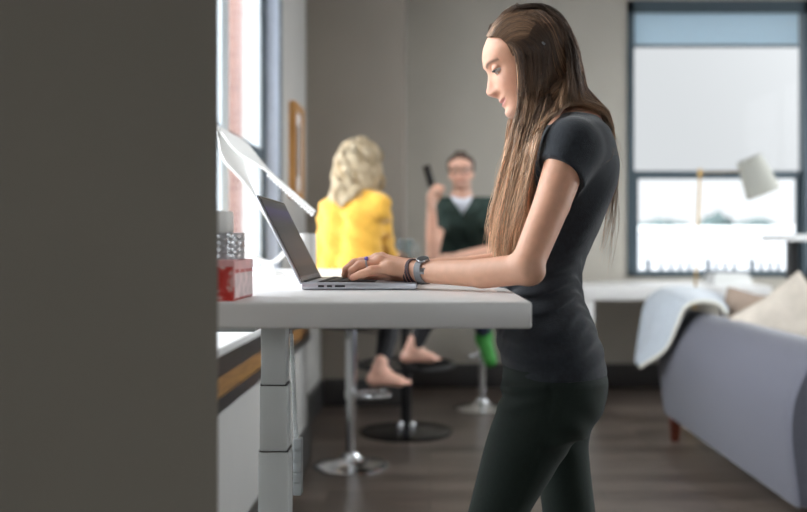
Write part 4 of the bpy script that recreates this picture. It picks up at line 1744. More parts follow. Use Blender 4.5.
def bundle(guides, n, npts, jit, lo=.001, hi=.008, taper=(.3, 1.0), rad=.00062, wav=.004, cols=None, short=.12, cdev=.26, start=0.0):
    """strands between neighbouring guide curves"""
    G = np.stack([resample(g, npts) for g in guides])
    u = rng.random(n) * (len(guides) - 1)
    i = np.clip(u.astype(int), 0, len(guides) - 2)
    f = (u - i)[:, None, None]
    Pth = G[i] * (1 - f) + G[i + 1] * f
    t = np.linspace(0, 1, npts)
    # clumping: strands lean towards shared clump curves
    nc = max(n // 16, 4)
    cl = rng.normal(0, 1, (nc, 3))
    ci = ((u / (len(guides) - 1)) * nc + rng.normal(0, .8, n)).astype(int) % nc
    J = (cl[ci] * .75 + rng.normal(0, 1, (n, 3)) * .45)
    env = np.interp(t, [0, .15, .6, 1], [.15, .4, 1, 1.15])[None, :, None]
    Pth = Pth + J[:, None, :] * np.array(jit) * env
    ph = rng.random((n, 1)) * 6.28 * .35 + ci[:, None] * 1.7
    fr = 1.5 + rng.random((n, 1)) * 2.0
    wv = np.sin(ph + fr * 6.28 * t[None, :]) * wav * np.interp(t, [0, .3, 1], [0, .4, 1])[None, :]
    Pth[..., 0] += wv
    Pth[..., 1] += .5 * np.cos(ph + fr * 5 * t[None, :]) * wav * np.interp(t, [0, .3, 1], [0, .4, 1])[None, :]
    # different lengths
    end = 1 - short * rng.random(n) ** 1.5
    st = (start * rng.random(n))[:, None]
    tt = st + t[None, :] * (end[:, None] - st)
    k = np.clip((tt * (npts - 1)).astype(int), 0, npts - 2)
    ff = tt * (npts - 1) - k
    ar = np.arange(n)[:, None]
    Pth = Pth[ar, k] * (1 - ff[..., None]) + Pth[ar, k + 1] * ff[..., None]
    Pth = push_out(push.pts, Pth, lo, hi)
    R = rad * (.75 + .5 * rng.random((n, 1))) * np.interp(t, [0, .08, .75, 1], [taper[0], 1, .9, .25])[None, :]
    cpos, ctab = cols
    base = np.stack([np.interp(tt, cpos, np.array(ctab)[:, q]) for q in range(3)], -1)
    dev = np.exp(rng.normal(0, cdev, (nc, 1)))[ci] * np.exp(rng.normal(0, cdev * .8, (n, 1)))
    return Pth, R, base * dev[:, :, None]


def g(*pts):
    return [W(*p) for p in pts]


def gm_(*pts):
    return [mir(W(*p)) for p in pts]


A1_T = ((519.5, 108, 1.766), (516, 124, 1.762), (513, 145, 1.752), (504, 172, 1.747), (495, 208, 1.748), (493, 250, 1.755))
A2_T = ((524, 120, 1.75), (518, 155, 1.735), (508, 195, 1.725), (501, 228, 1.728), (499, 260, 1.735))
A3_T = ((533, 125, 1.732), (524, 160, 1.712), (515, 200, 1.705), (508, 230, 1.706), (506, 262, 1.715))
A4_T = ((542, 125, 1.708), (531, 165, 1.695), (521, 205, 1.69), (514, 235, 1.69), (511, 262, 1.70))
A5_T = ((549, 126, 1.688), (538, 160, 1.672), (530, 195, 1.668), (521, 228, 1.672), (516, 256, 1.69))
B1 = g((540, 6, 1.815), (563, 38, 1.778), (569, 75, 1.768), (571, 102, 1.765), (578, 114, 1.79), (590, 122, 1.83), (600, 136, 1.87))
B2 = g((545, 6, 1.825), (570, 38, 1.79), (578, 78, 1.785), (584, 104, 1.79), (594, 119, 1.82), (604, 132, 1.86), (611, 155, 1.885))
B3 = g((545, 6, 1.84), (573, 40, 1.84), (581, 80, 1.84), (590, 107, 1.84), (603, 127, 1.86), (613, 150, 1.87), (616, 175, 1.875), (615, 195, 1.875))
B4 = gm_((545, 6, 1.825), (570, 38, 1.79), (578, 78, 1.785), (586, 108, 1.78), (600, 128, 1.785), (612, 150, 1.79), (613, 185, 1.80), (608, 215, 1.81))
BW = g((575, 45, 1.84), (583, 82, 1.84), (593, 110, 1.85), (609, 138, 1.87), (615, 175, 1.885), (610, 215, 1.89), (600, 262, 1.90))
BW2 = g((575, 45, 1.84), (583, 82, 1.84), (594, 108, 1.84), (613, 140, 1.85), (619, 185, 1.86), (619, 225, 1.87), (613, 272, 1.88))


def S(px, py, off=.004):
    """point of the near side of the head seen at a pixel"""
    ys = np.linspace(1.70, 1.845, 300)
    P_ = np.stack([(px - VX) * ys / F, ys, CZ + (VY - py) * ys / F], 1)
    d = push.items[0][0](P_[:, 0], P_[:, 1], P_[:, 2]) - off
    h = np.argmax(d < 0) if (d < 0).any() else int(np.argmin(d))
    return Vector(P_[h])


def sg_(head, tail=()):
    return [S(*p) for p in head] + [W(*p) for p in tail]


A1 = sg_(((507, 43), (514, 52), (518, 72), (519.5, 93)), A1_T)
A2 = sg_(((516, 42), (525, 50), (528, 70), (528, 92)), A2_T)
A3 = sg_(((528, 38), (538, 46), (541, 68), (539, 94)), A3_T)
A4 = sg_(((536, 24), (548, 38), (553, 66), (550, 96)), A4_T)
A5 = sg_(((541, 12), (560, 34), (566, 68), (561, 98)), A5_T)
T00 = sg_(((513, 56), (519, 48), (529, 45), (540, 46), (546, 58), (548, 85)), A3_T)
T0 = sg_(((508, 45), (518, 38.5), (531, 38), (541, 43), (547, 56), (550, 84)), A4_T)
T05 = sg_(((501, 38), (512, 29.5), (528, 28.5), (541, 38), (548, 54), (552, 84)), A4_T)
T1 = sg_(((494, 36.5), (504, 24), (522, 17.5), (539, 24), (550, 42), (555, 66), (556, 90)), A5_T)
T2 = sg_(((489, 37), (498, 21), (514, 11.5), (534, 10), (552, 22), (563, 46), (567, 75), (564, 98)), A5_T)
T25 = sg_(((487.5, 36.5), (494.5, 25), (507, 14.5), (525, 8), (545, 9.5), (561, 26), (570, 52), (574, 84)), ((578, 104, 1.775), (590, 120, 1.82), (600, 134, 1.86)))
T3 = sg_(((487, 36), (500, 17), (519, 7.5), (540, 5.5), (559, 17), (572, 44), (577, 78)), ((582, 103, 1.785), (594, 119, 1.83), (604, 132, 1.86)))
T4 = g((487, 36, 1.865), (502, 16, 1.86), (522, 6, 1.86), (541, 5, 1.855), (560, 17, 1.855), (574, 44, 1.85), (581, 78, 1.84), (589, 106, 1.84), (602, 127, 1.86), (611, 146, 1.88))
FARG = [gm_((487.5, 35, 1.85), (497, 25, 1.83), (508, 24, 1.79), (516, 45, 1.768), (520, 72, 1.768), (522, 95, 1.768), (518, 118, 1.765), (516, 150, 1.75), (508, 190, 1.745), (502, 245, 1.755)),
        gm_((508, 16, 1.80), (522, 32, 1.765), (530, 60, 1.758), (531, 90, 1.76), (528, 120, 1.75), (522, 155, 1.735), (512, 195, 1.725), (505, 250, 1.728)),
        gm_((532, 7, 1.805), (551, 34, 1.765), (553, 66, 1.757), (550, 98, 1.738), (542, 125, 1.708), (531, 165, 1.695), (521, 205, 1.69), (512, 250, 1.70)),
        gm_((541, 6, 1.81), (565, 38, 1.78), (572, 75, 1.77), (578, 105, 1.75), (586, 128, 1.74), (592, 150, 1.74), (594, 190, 1.76), (590, 235, 1.79))]
CT = ([0, .12, .34, .66, 1], [ROOT * 1.7, ROOT * 1.6, MIDC * 1.05, TIPC, TIPC * 1.1])
CL = ([0, .12, .34, .66, 1], [MIDC * .8, MIDC * .85, MIDC * 1.1, TIPC, TIPC * 1.1])
CH = ([0, .12, .34, .66, 1], [MIDC * 1.1, MIDC * 1.3, MIDC * 1.5, TIPC * 1.05, TIPC * 1.15])
CB = ([0, .35, .6, 1], [ROOT * 1.2, ROOT * 1.15, MIDC * .95, TIPC * .95])
CTOP = ([0, .1, .22, .36, .6, 1], [MIDC * .95, MIDC * .85, ROOT * .8, ROOT * 1.2, MIDC * 1.0, TIPC * .9])
sets_ = [
    bundle([A1, A2, A3], 1400, 30, (.006, .006, .003), cols=CL, short=.16, start=.06),
    bundle([A3, A4, A5], 1300, 30, (.006, .006, .003), cols=CT, short=.16, start=.14),
    bundle([T0, A1, A2, A3, A4, A5], 420, 30, (.006, .006, .003), cols=CH, short=.2, start=.2, lo=.005, hi=.010, rad=.0007),
    bundle([A2, A3, A4], 700, 30, (.008, .006, .004), cols=CT, short=.1, lo=.006, hi=.012),
    bundle([B1, B2, B3, B4], 1300, 30, (.004, .006, .003), cols=CB, short=.5, hi=.006),
    bundle([T00, T0, T05, T1, T2, T25, T3, T4], 3600, 30, (.004, .004, .003), cols=CTOP, short=.25, hi=.005, taper=(.8, 1), rad=.0006),
    bundle(FARG, 1100, 30, (.006, .006, .003), cols=CT, short=.15),
    bundle([BW, BW2], 70, 30, (.006, .008, .004), cols=CB, short=.4, hi=.008, rad=.0005, wav=.004),
    bundle([A1, A2], 40, 30, (.012, .012, .01), cols=CT, short=.2, hi=.02, rad=.0004, wav=.012),
]
strands('hair', M['hair'], hero, np.concatenate([q[0] for q in sets_]), np.concatenate([q[1] for q in sets_]), np.concatenate([q[2] for q in sets_]))
pn = W(543.5, 44, 1.752)
MB().tube([pn + Vector((-.003, -.004, .003)), pn + Vector((.002, -.005, -.002))], .0022, 8).build('hair_pin', M['silver'], hero)

# ---- watch, cords, ring
axd = (FMID - WRI).normalized()


def wrist_ring(px, r, thick, width, lean=0.0, n=40):
    """a flat band round the forearm at pixel column px"""
    t = (W(px, 0, 1.72).x - WRI.x) / (FMID.x - WRI.x)
    c = WRI.lerp(FMID, t)
    rr = (.0205 + (.0275 - .0205) * t)
    ax = (axd + Vector((0, 0, lean))).normalized()
    u = Vector((0, 1, 0))
    u = (u - ax * u.dot(ax)).normalized()
    w = ax.cross(u)
    rows = []
    for a_, b_ in ((-width / 2, r), (-width / 2, r + thick), (width / 2, r + thick), (width / 2, r)):
        rows.append([c + ax * a_ + (u * math.cos(2 * math.pi * k / n) + w * .95 * math.sin(2 * math.pi * k / n)) * (rr + b_) for k in range(n)])
    rows.append(rows[0])
    return rows, c, rr, ax


rows, c, rr, ax = wrist_ring(424, .0012, .0026, .014, .12)
wt = MB().grid(rows, True).build('watch_strap', M['watch'], hero)
d_ = Vector((-.1, -.35, .94)).normalized()
q = d_.to_track_quat('Z', 'Y').to_matrix()
MB().lathe([(0, 0), (.0115, 0), (.0125, .002), (.0125, .0045), (.0115, .006), (.0105, .0056), (0, .0056)], c + d_ * (rr + .0005), 32, q).build('watch_case', M['watch_case'], wt)
MB().lathe([(0, .0057), (.0102, .0057), (.0102, .0060), (0, .0060)], c + d_ * (rr + .0005), 32, q).build('watch_dial', M['black_gloss'], wt)
bk_ = c + Vector((0, -(rr + .004), 0))
b = bmesh.new()
MB().box(bk_ + Vector((-.0085, -.0012, -.004)), bk_ + Vector((.0085, .001, .008)), .0008).build('buckle', M['watch_case'], wt)
for px, ln in ((411.5, -.2), (413, .12), (415.5, .3)):
    rows, c, rr, ax = wrist_ring(px, .0034, .0026, .0032, ln)
    MB().grid(rows, True).build('cord_bracelet', M['cord'], hero)
rp = W(366.5, 264.2, 1.736)
rd = (W(359.5, 265.5, 1.735) - W(379.5, 262, 1.737)).normalized()
q = rd.to_track_quat('Z', 'Y').to_matrix()
rg = MB().lathe([(.0095, -.0016), (.0112, -.0016), (.0112, .0016), (.0095, .0016), (.0095, -.0016)], rp, 28, q).build('ring', M['silver'], hero)
b = bmesh.new()
bmesh.ops.create_icosphere(b, subdivisions=2, radius=.0042)
MB().bm(b, Matrix.Translation(rp + Vector((0, -.004, .0108)))).build('ring_stone', M['violet'], rg)


# ------------------------------------------------------------------ person in the yellow sweater, seen from behind
YW = SAy
yp = thing('person', 'person in a mustard yellow sweater, wavy blond hair, back turned, seated on a stool', 'person', (SAx, SAy, 0))
fw = Vector((.62, .78, 0)).normalized()
lf = Vector((-fw.y, fw.x, 0))
hd2 = Head(W(361, 166, 4.82), (.80, .58, -.12), (.06, .04, 1), 1.02)
nk2 = W(354, 188, 4.80)
shL, shR = nk2 + lf * .165 + Vector((-.0, 0, -.115)), nk2 - lf * .175 + Vector((0, 0, -.11))
hip = Vector((SAx, SAy, .86))
elL, elR = W(322, 258, 4.86), W(386, 252, 5.02)
wrL, wrR = W(372, 258, 5.34), W(392, 256, 5.28)
knL, knR = hip + fw * .46 + lf * .10 + Vector((0, 0, .02)), hip + fw * .40 - lf * .12 + Vector((0, 0, .02))
kn1 = Vector((W(392, 300, 5.0).x, 5.0, .80))      # near leg
kn2 = Vector((W(432, 300, 5.35).x, 5.32, .82))
an1, an2 = W(381, 371, 4.86), W(414, 349, 5.30)


def torso(sd, grow=0.0, k=.05):
    ch = nk2 + Vector((0, 0, -.20)) + fw * -.005
    for sg in (1, -1):
        sd.cap(nk2 + lf * .075 * sg + Vector((0, 0, -.15)), hip + lf * .075 * sg + Vector((0, 0, .18)), .095 + grow, .092 + grow, k)
        sd.cap(hip + lf * .075 * sg + Vector((0, 0, .18)), hip + lf * .085 * sg + Vector((0, 0, .06)), .092 + grow, .108 + grow, k)
    sd.cap(nk2 + Vector((0, 0, -.045)), shL, .06 + grow, .058 + grow, k)
    sd.cap(nk2 + Vector((0, 0, -.045)), shR, .06 + grow, .058 + grow, k)


def arms2(sd, grow=0.0, wrist=True):
    for s_, e_, w_ in ((shL, elL, wrL), (shR, elR, wrR)):
        sd.cap(s_, e_, .054 + grow, .043 + grow, .03)
        sd.cap(e_, w_ if wrist else e_.lerp(w_, .9), .043 + grow, .028 + grow, .02)


b2 = SDF()
hd2.add_to(b2, .015)
b2.cap(hd2.w(-.03, 0, -.03), nk2, .05, .055, .02)
torso(b2, -.015)
for s_, e_, w_ in ((shL, elL, wrL), (shR, elR, wrR)):
    b2.cap(s_, e_, .042, .034, .02)
    b2.cap(e_, w_, .034, .022, .02)
hand(b2, wrR, (.45, .85, -.1), (-.75, .4, .5), False, 1.0, (.5, .7, .4), .7)
hand(b2, wrL, (.9, .35, -.05), (0, 0, 1), True, 1.0, (.3, .4, .3), .4)
for k_, a_ in ((kn1, an1), (kn2, an2)):
    b2.cap(hip, k_, .075, .05, .03)
    b2.cap(k_, a_, .05, .034, .02)
fd1, fd2 = Vector((.93, -.18, 0)).normalized(), Vector((.97, .1, 0)).normalized()


def foot(sd, ankle, d, drop=.075, s=1.0, pitch=0.0):
    side = Vector((-d.y, d.x, 0))
    heel = ankle + Vector((0, 0, -drop + .028)) - d * .045 * s
    ball = ankle + Vector((0, 0, -drop + .022 - pitch)) + d * .105 * s
    sd.cap(ankle + Vector((0, 0, .05)), heel, .036, .029, .02)
    sd.cap(heel, ball, .029, .024, .03, ((side.x, side.y, 0), 1.3))
    sd.cap(ankle + Vector((0, 0, -.0)), ball, .033, .02, .03)
    for i, (o, l, r) in enumerate(((.03, .055, .0125), (.012, .052, .0095), (-.004, .046, .009), (-.018, .038, .0085), (-.031, .03, .0078))):
        a = ball + side * o - d * abs(o) * .3
        sd.cap(a, a + d * l * s + Vector((0, 0, -.008)), r * 1.15, r, .006)


foot(b2, an1, fd1)
foot(b2, an2, fd2)
lo2, up2 = b2.bounds(.02)
pc = [b2.grid(.006, lo2, (9, 9, 1.62)), b2.grid(.004, np.array(hd2.o) - .15, np.array(hd2.o) + .16), b2.grid(.0035, np.minimum(np.array(wrR), np.array(wrL)) - .06, np.maximum(np.array(wrR), np.array(wrL)) + .2)]
np_mesh('body', pc, M['skin'], yp, lambda V: hd2.tint(V, SKIN_B))
hd2.eyes(yp)

sw = SDF()
torso(sw, .012)
arms2(sw, .008, False)
sw.cap(hd2.w(-.04, 0, -.10), nk2, .058, .075, .03)


def sw_post(D, X, Y, Z):
    D = np.maximum(D, .86 - Z)
    n = .006 * np.sin(X * 34 + Z * 22) * np.sin(Y * 30 - Z * 26) + .004 * np.sin(Z * 70 + X * 30)
    return np.maximum(D + n, Z - (nk2.z - .012))


sw.post.append(sw_post)
np_mesh('sweater', [sw.grid(.006)], M['yellow'], yp)
lg = SDF()
lg.cap(hip + lf * .09, hip - lf * .09, .118, .118, .05)
for k_, a_, s_ in ((kn1, an1, -1), (kn2, an2, 1)):
    lg.cap(hip + lf * .05 * s_, k_, .088, .062, .04)
    lg.cap(k_, k_.lerp(a_, .4), .062, .056, .01)
    lg.cap(k_.lerp(a_, .4), k_.lerp(a_, .93), .056, .042, .01)
np_mesh('leggings', [lg.grid(.006)], M['leggings'], yp)

BL0, BL1, BL2 = np.array(lin(122, 98, 68)[:3]), np.array(lin(176, 150, 110)[:3]), np.array(lin(236, 222, 194)[:3])
cap2 = SDF()


def cap2_fn(X, Y, Z):
    return hd2.fn(X, Y, Z) - .010


def cap2_post(D, X, Y, Z):
    x, y, z = hd2.local(X, Y, Z)
    hl = np.interp(z, [-.10, -.03, 0, .03, .06, .085, .10, .112, .122, .14], [-.03, -.02, -.008, .006, .012, .028, .040, .050, .06, .09])
    return np.maximum(D, np.maximum(x - hl, -.07 - z))


cap2.add(cap2_fn, np.array(hd2.o) - .2, np.array(hd2.o) + .2, .01)
cap2.post.append(cap2_post)
np_mesh('scalp_hair', [cap2.grid(.006)], M['hair_blond'], yp, lambda V: np.tile(BL0, (len(V), 1)))
NS_, NP_ = 1300, 34
th_ = rng.uniform(-2.45, 2.45, NS_)                  # azimuth round the head, 0 = back
t = np.linspace(0, 1, NP_)
az = th_[:, None] * np.interp(t, [0, .2, 1], [.9, 1, 1.02])[None, :]
cl2 = np.clip(((th_ + 2.45) / 4.9 * 20).astype(int) + 20 * rng.integers(0, 3, NS_), 0, 59)
LEN = rng.uniform(.24, .32, NS_)
P2 = np.zeros((NS_, NP_, 3))
rad_ = np.interp(t, [0, .12, .3, .55, .8, 1], [.015, .06, .092, .098, .092, .07])[None, :] * (1 + rng.normal(0, .025, (NS_, 1)) + rng.normal(.05, .09, 60)[cl2][:, None] * np.interp(t, [0, .3, 1], [.3, .8, 1.3])[None, :])
hz_ = np.interp(t, [0, .12, .3, 1], [.142, .128, .075, 0])[None, :] - np.clip(t - .3, 0, 1)[None, :] * LEN[:, None] * 1.0
ph2 = rng.uniform(0, 6.28, 60)[cl2]
am = np.interp(t, [0, .25, .6, 1], [0, .008, .020, .024])[None, :]
fq = (2.1 + rng.uniform(0, .8, 60)[cl2])[:, None]
wv1 = np.sin(fq * 6.28 * t[None, :] + ph2[:, None]) * am
wv2 = np.cos(fq * 6.28 * t[None, :] + ph2[:, None]) * am
rr_ = rad_ + wv1
azz = az + wv2 / .09
lx = -np.cos(azz) * rr_ * 1.12 - .012
ly = np.sin(azz) * rr_ * .92
for q, axv in enumerate(((hd2.x.x, hd2.y.x, hd2.z.x), (hd2.x.y, hd2.y.y, hd2.z.y), (hd2.x.z, hd2.y.z, hd2.z.z))):
    P2[..., q] = hd2.o[q] + lx * axv[0] + ly * axv[1] + hz_ * axv[2]
pf2 = SDF()
pf2.add(cap2_fn, np.array(hd2.o) - .2, np.array(hd2.o) + .2, .02)
torso(pf2, .02)
P2 = push_out(pf2.pts, P2, .001, .014)
R2 = .0024 * (.7 + .6 * rng.random((NS_, 1))) * np.interp(t, [0, .1, .8, 1], [.6, 1, .9, .35])[None, :]
mixc = rng.random((60, 1))[cl2] * .8 + rng.random((NS_, 1)) * .2
cc = (BL0 * 1.0)[None, None, :] * (1 - t[None, :, None]) ** 2 * .5 + (BL1 * (1 - mixc)[:, :, None] + BL2 * mixc[:, :, None]) * (1 - .5 * (1 - t[None, :, None]) ** 2)
strands('hair', M['hair_blond'], yp, P2, R2, cc)

# ------------------------------------------------------------------ person in the green polo shirt, facing us
mp = thing('person', 'person in a dark green polo shirt and glasses, holding up a phone', 'person', (SCx, SCy, 0))
YH = 6.0
hd3 = Head(W(461, 176, YH), (-.10, -.99, -.10), (-.04, -.1, 1), 1.16)
nk3 = W(462, 197, 6.06)
sR3, sL3 = W(442.5, 206, 6.06), W(488, 207, 6.08)
hip3 = Vector((SCx - .02, SCy - .02, .89))
eR3, eL3 = W(432.5, 255, 5.82), W(499, 250, 5.86)
wR3, wL3 = W(431.5, 207, 5.70), W(459, 256, 5.74)
bw = Vector((0, -1, 0))
kR3, kL3 = W(455, 318, 5.98), W(478, 318, 6.0)
kR3.z = kL3.z = .86
aR3, aL3 = W(467, 308, 6.30), W(484, 334, 6.14)


def torso3(sd, g_=0.0, k=.06):
    for sx in (-1, 1):
        o = Vector((sx, 0, 0))
        sd.cap(nk3 + o * .10 + Vector((0, .02, -.13)), nk3.lerp(hip3, .55) + o * .085, .115 + g_, .118 + g_, k)
        sd.cap(nk3.lerp(hip3, .55) + o * .085, hip3 + o * .08 + Vector((0, 0, .03)), .118 + g_, .125 + g_, k)
    sd.cap(nk3 + Vector((0, .01, -.04)), sR3, .062 + g_, .066 + g_, k)
    sd.cap(nk3 + Vector((0, .01, -.04)), sL3, .062 + g_, .066 + g_, k)


b3 = SDF()
hd3.add_to(b3, .015)
b3.cap(hd3.w(-.03, 0, -.04), nk3 + Vector((0, .01, -.03)), .06, .066, .02)
torso3(b3, -.02)
for s_, e_, w_ in ((sR3, eR3, wR3), (sL3, eL3, wL3)):
    b3.cap(s_, e_, .05, .041, .02)
    b3.cap(e_, e_.lerp(w_, .35), .041, .042, .012)
    b3.cap(e_.lerp(w_, .35), w_, .042, .028, .006)
for k_, a_ in ((kR3, aR3), (kL3, aL3)):
    b3.cap(hip3, k_, .08, .055, .03)
    b3.cap(k_, a_, .055, .04, .02)
phd = (W(431, 171, 5.66) - W(432, 190, 5.66)).normalized()
hand(b3, wR3, (wR3 - eR3).normalized() + Vector((.02, -.1, 0)), (-.75, .55, 0), False, 1.12, (.55, .95, .55), .35)
hand(b3, wL3, (-.9, -.25, -.05), (0, -.15, 1), True, 1.1, (.35, .5, .35), .5)
lo3, up3 = b3.bounds(.02)
pc = [b3.grid(.007, lo3, (9, 9, nk3.z + .01)), b3.grid(.004, np.array(hd3.o) - np.array((.15, .17, .16)), np.array(hd3.o) + .18),
      b3.grid(.0035, np.array(wR3) - np.array((.14, .12, .04)), np.array(wR3) + np.array((.14, .12, .24))), b3.grid(.0035, np.array(wL3) - np.array((.24, .12, .09)), np.array(wL3) + np.array((.02, .12, .09)))]


def tint3(V):
    c = hd3.tint(V, SKIN_M, lips=lin(170, 96, 90)[:3], brow=lin(70, 52, 42)[:3], cheek=.3)
    x, y, z = hd3.local(V[:, 0], V[:, 1], V[:, 2])
    # close-cropped stubble on the chin and jaw
    w = ((x > -.02) & (z < -.012) & (z > -.08)).astype(float) * np.clip((-.012 - z) / .02, 0, 1) * .35 * (np.abs(y) < .07)
    return c * (1 - w[:, None]) + w[:, None] * np.array(lin(120, 90, 76)[:3])


np_mesh('body', pc, M['skin'], mp, tint3)
hd3.eyes(mp, look=(1, .1, -.15))

pl = SDF()
torso3(pl, .012)
for s_, e_ in ((sR3, eR3), (sL3, eL3)):
    tmp = SDF().cap(s_, s_.lerp(e_, .60), .068, .062)
    q0 = s_.lerp(e_, .52)
    an = (e_ - s_).normalized()
    pl.add(lambda X, Y, Z, fn=tmp.items[0][0], q0=q0, an=an: np.maximum(fn(X, Y, Z), (X - q0.x) * an.x + (Y - q0.y) * an.y + (Z - q0.z) * an.z), tmp.items[0][1], tmp.items[0][2], .03)
vn = W(462.5, 216, 5.9)
pl_base = list(pl.items)


def pl_post(D, X, Y, Z):
    D = np.maximum(D, .90 - Z)
    w = np.abs(X - vn.x)
    vcut = np.maximum(Z - nk3.z + .015 - .0 * X, np.minimum(vn.z + w * 1.75 - Z, 0 * X + 1) * -1)
    front = np.clip((nk3.y + .0 - Y) / .02, 0, 1)
    cut = np.where((Y < nk3.y + .03), (Z - (vn.z + w * 1.75)), -1.0)
    D = np.maximum(D, np.minimum(cut, .08 - w))
    D = D + .004 * np.sin(X * 40 + Z * 24) * np.sin(Z * 30 - X * 12)
    return np.maximum(D, Z - (nk3.z + .0))


pl.post.append(pl_post)
np_mesh('polo_shirt', [pl.grid(.006)], M['polo'], mp)
cl_ = MB()
for sx in (-1, 1):
    base = [Vector((vn.x + sx * .004, vn.y - .022, vn.z + .01)), Vector((vn.x + sx * .045, vn.y + .005, vn.z + .075)), Vector((vn.x + sx * .078, nk3.y - .02, nk3.z - .01)), Vector((vn.x + sx * .07, nk3.y + .055, nk3.z + .012))]
    outr = [base[0] + Vector((sx * .012, -.004, -.012)), base[1] + Vector((sx * .05, -.012, -.03)), base[2] + Vector((sx * .04, -.03, -.035)), base[3] + Vector((sx * .03, .02, -.04))]
    MBc = MB().grid([spline(base, 5), spline(outr, 5)])
    oc = MBc.build('collar', M['polo'], mp)
    so = oc.modifiers.new('t', 'SOLIDIFY')
    so.thickness = .006
us = SDF()
torso3(us, .001)
us.post.append(lambda D, X, Y, Z: np.maximum(np.maximum(D, Z - (nk3.z - .012 + np.abs(X - vn.x) * .25)), np.maximum((vn.z - .06) - Z, np.abs(X - vn.x) - .075)))
np_mesh('undershirt', [us.grid(.006)], M['undershirt'], mp)
jn = SDF()
jn.cap(hip3 + Vector((.08, 0, 0)), hip3 - Vector((.08, 0, 0)), .13, .13, .05)
for k_, a_, sx in ((kR3, aR3, -1), (kL3, aL3, 1)):
    jn.cap(hip3 + Vector((.07 * sx, 0, 0)), k_, .10, .075, .04)
    jn.cap(k_, k_.lerp(a_, .9), .075, .055, .02)
np_mesh('jeans', [jn.grid(.007)], M['jeans'], mp)
for a_, d in ((aR3, Vector((-.2, -.97, -.2))), (aL3, Vector((.22, -.5, -.82)))):
    d.normalize()
    sh = SDF()
    heel = a_ + Vector((0, .02, -.03))
    toe = heel + d * .17
    sh.cap(a_ + Vector((0, 0, .012)), heel, .056, .054, .03)
    sh.cap(heel, toe, .054, .046, .03)
    so_ = MB()
    nn = d.cross(Vector((1, 0, 0))).normalized()
    if nn.z > 0:
        nn = -nn
    ob = np_mesh('shoe', [sh.grid(.005)], M['green_shoe'], mp)
    sl = SDF()
    sl.cap(heel + nn * .03 - d * .02, toe + nn * .026 + d * .008, .036, .032, .02, ((nn.x, nn.y, nn.z), .45))
    np_mesh('shoe_sole', [sl.grid(.005)], M['shoe_dark'], ob)

cap3 = SDF()


def cap3_fn(X, Y, Z):
    x, y, z = hd3.local(X, Y, Z)
    hl = np.interp(z, [-.05, -.01, .02, .05, .075, .095, .105, .115, .14], [-.06, -.02, .004, .010, .030, .050, .052, .052, .09])
    d = hd3.fn(X, Y, Z) - .012 * np.clip(-(x - hl) / .02, .2, 1) + .0015 * np.sin(x * 300) * np.sin(y * 260 + z * 120)
    return np.maximum(d, np.maximum((x - hl) * .9, -.04 - z))


cap3.add(cap3_fn, np.array(hd3.o) - .2, np.array(hd3.o) + .2, .01)
np_mesh('hair', [cap3.grid(.004)], M['hair_short'], mp)

# glasses
gls = MB()
for sg in (1, -1):
    ring = []
    for k in range(25):
        a = 2 * math.pi * k / 24
        ca_, sa_ = math.cos(a), math.sin(a)
        px_ = abs(ca_) ** .6 * (1 if ca_ > 0 else -1) * .0255
        pz_ = abs(sa_) ** .6 * (1 if sa_ > 0 else -1) * .0175
        ring.append(hd3.w(.079 - abs(px_) * .1, sg * .033 + px_, .034 + pz_))
    gls.tube(ring, .0024, 8, caps=False)
    gls.tube([hd3.w(.076, sg * .059, .042), hd3.w(.03, sg * .074, .04), hd3.w(-.015, sg * .075, .034), hd3.w(-.03, sg * .074, .018)], .002, 8)
gls.tube([hd3.w(.0785, -.009, .04), hd3.w(.083, 0, .042), hd3.w(.0785, .009, .04)], .002, 8)
gls.build('glasses', M['black_gloss'], mp)

ph = thing('smartphone', 'black smartphone held up in the raised hand of the person in the green polo', 'phone', W(431, 180, 5.66))
c = W(429, 176, 5.665)
mx = Matrix.Translation(c) @ Matrix.Rotation(R_(-16), 4, 'Y') @ Matrix.Rotation(R_(-52), 4, 'Z')
MB().box((-.034, -.0045, -.07), (.034, .0045, .07), .0035, 3, mx).build('case', M['black_metal'], ph)
MB().box((-.031, -.0052, -.066), (.031, -.0046, .066), .0, 2, mx).build('display', M['black_gloss'], ph)

SKY_LEFT, SKY_RIGHT, SKY_BASE, EXPOSURE = 10.5, 8.5, 1.05, 0.12

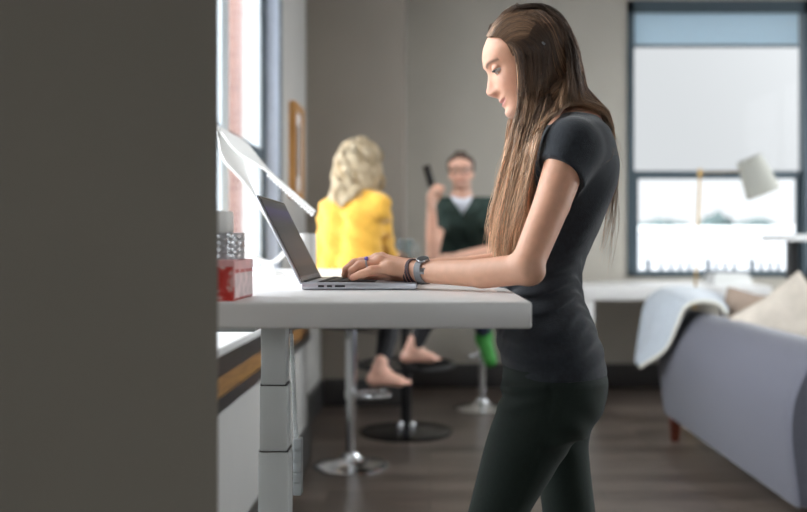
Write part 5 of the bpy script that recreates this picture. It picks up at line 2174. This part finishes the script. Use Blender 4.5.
# ================================================================== LIGHT AND CAMERA
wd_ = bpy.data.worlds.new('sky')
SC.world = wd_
wd_.use_nodes = True
nt = wd_.node_tree
bg = nt.nodes['Background']
tc = nt.nodes.new('ShaderNodeTexCoord')


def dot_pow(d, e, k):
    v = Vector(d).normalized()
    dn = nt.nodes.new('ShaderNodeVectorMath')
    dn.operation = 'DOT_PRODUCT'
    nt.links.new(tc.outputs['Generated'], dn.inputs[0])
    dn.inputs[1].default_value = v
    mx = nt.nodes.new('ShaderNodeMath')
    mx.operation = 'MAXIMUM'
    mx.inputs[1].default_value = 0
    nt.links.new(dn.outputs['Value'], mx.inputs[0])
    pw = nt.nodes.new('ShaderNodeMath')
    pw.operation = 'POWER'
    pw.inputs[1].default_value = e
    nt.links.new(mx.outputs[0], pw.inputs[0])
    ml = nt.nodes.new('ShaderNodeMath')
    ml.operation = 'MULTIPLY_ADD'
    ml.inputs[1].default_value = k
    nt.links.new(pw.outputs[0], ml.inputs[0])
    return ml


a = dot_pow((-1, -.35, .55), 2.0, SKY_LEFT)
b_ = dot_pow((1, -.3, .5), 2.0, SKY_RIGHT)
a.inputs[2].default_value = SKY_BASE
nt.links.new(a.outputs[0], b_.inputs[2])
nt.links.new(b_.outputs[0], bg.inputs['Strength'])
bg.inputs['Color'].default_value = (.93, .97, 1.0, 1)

cam = bpy.data.cameras.new('camera')
cam.sensor_width = 36
cam.lens = F / 807 * 36
cam.shift_x = -26.5 / 807
cam.shift_y = -11 / 807
cam.dof.use_dof = True
cam.dof.focus_distance = 1.74
cam.dof.aperture_fstop = 2.2
cam.clip_end = 1000
co = bpy.data.objects.new('camera', cam)
COL.objects.link(co)
co.location = (0, 0, CZ)
co.rotation_euler = (math.pi / 2, 0, 0)
SC.camera = co

vs = SC.view_settings
vs.view_transform = 'Standard'
vs.look = 'None'
vs.gamma = 1
vs.use_curve_mapping = False
vs.exposure = EXPOSURE
SC.cycles.max_bounces = 10
SC.cycles.diffuse_bounces = 6
SC.cycles.transparent_max_bounces = 16
SC.cycles.sample_clamp_indirect = 6
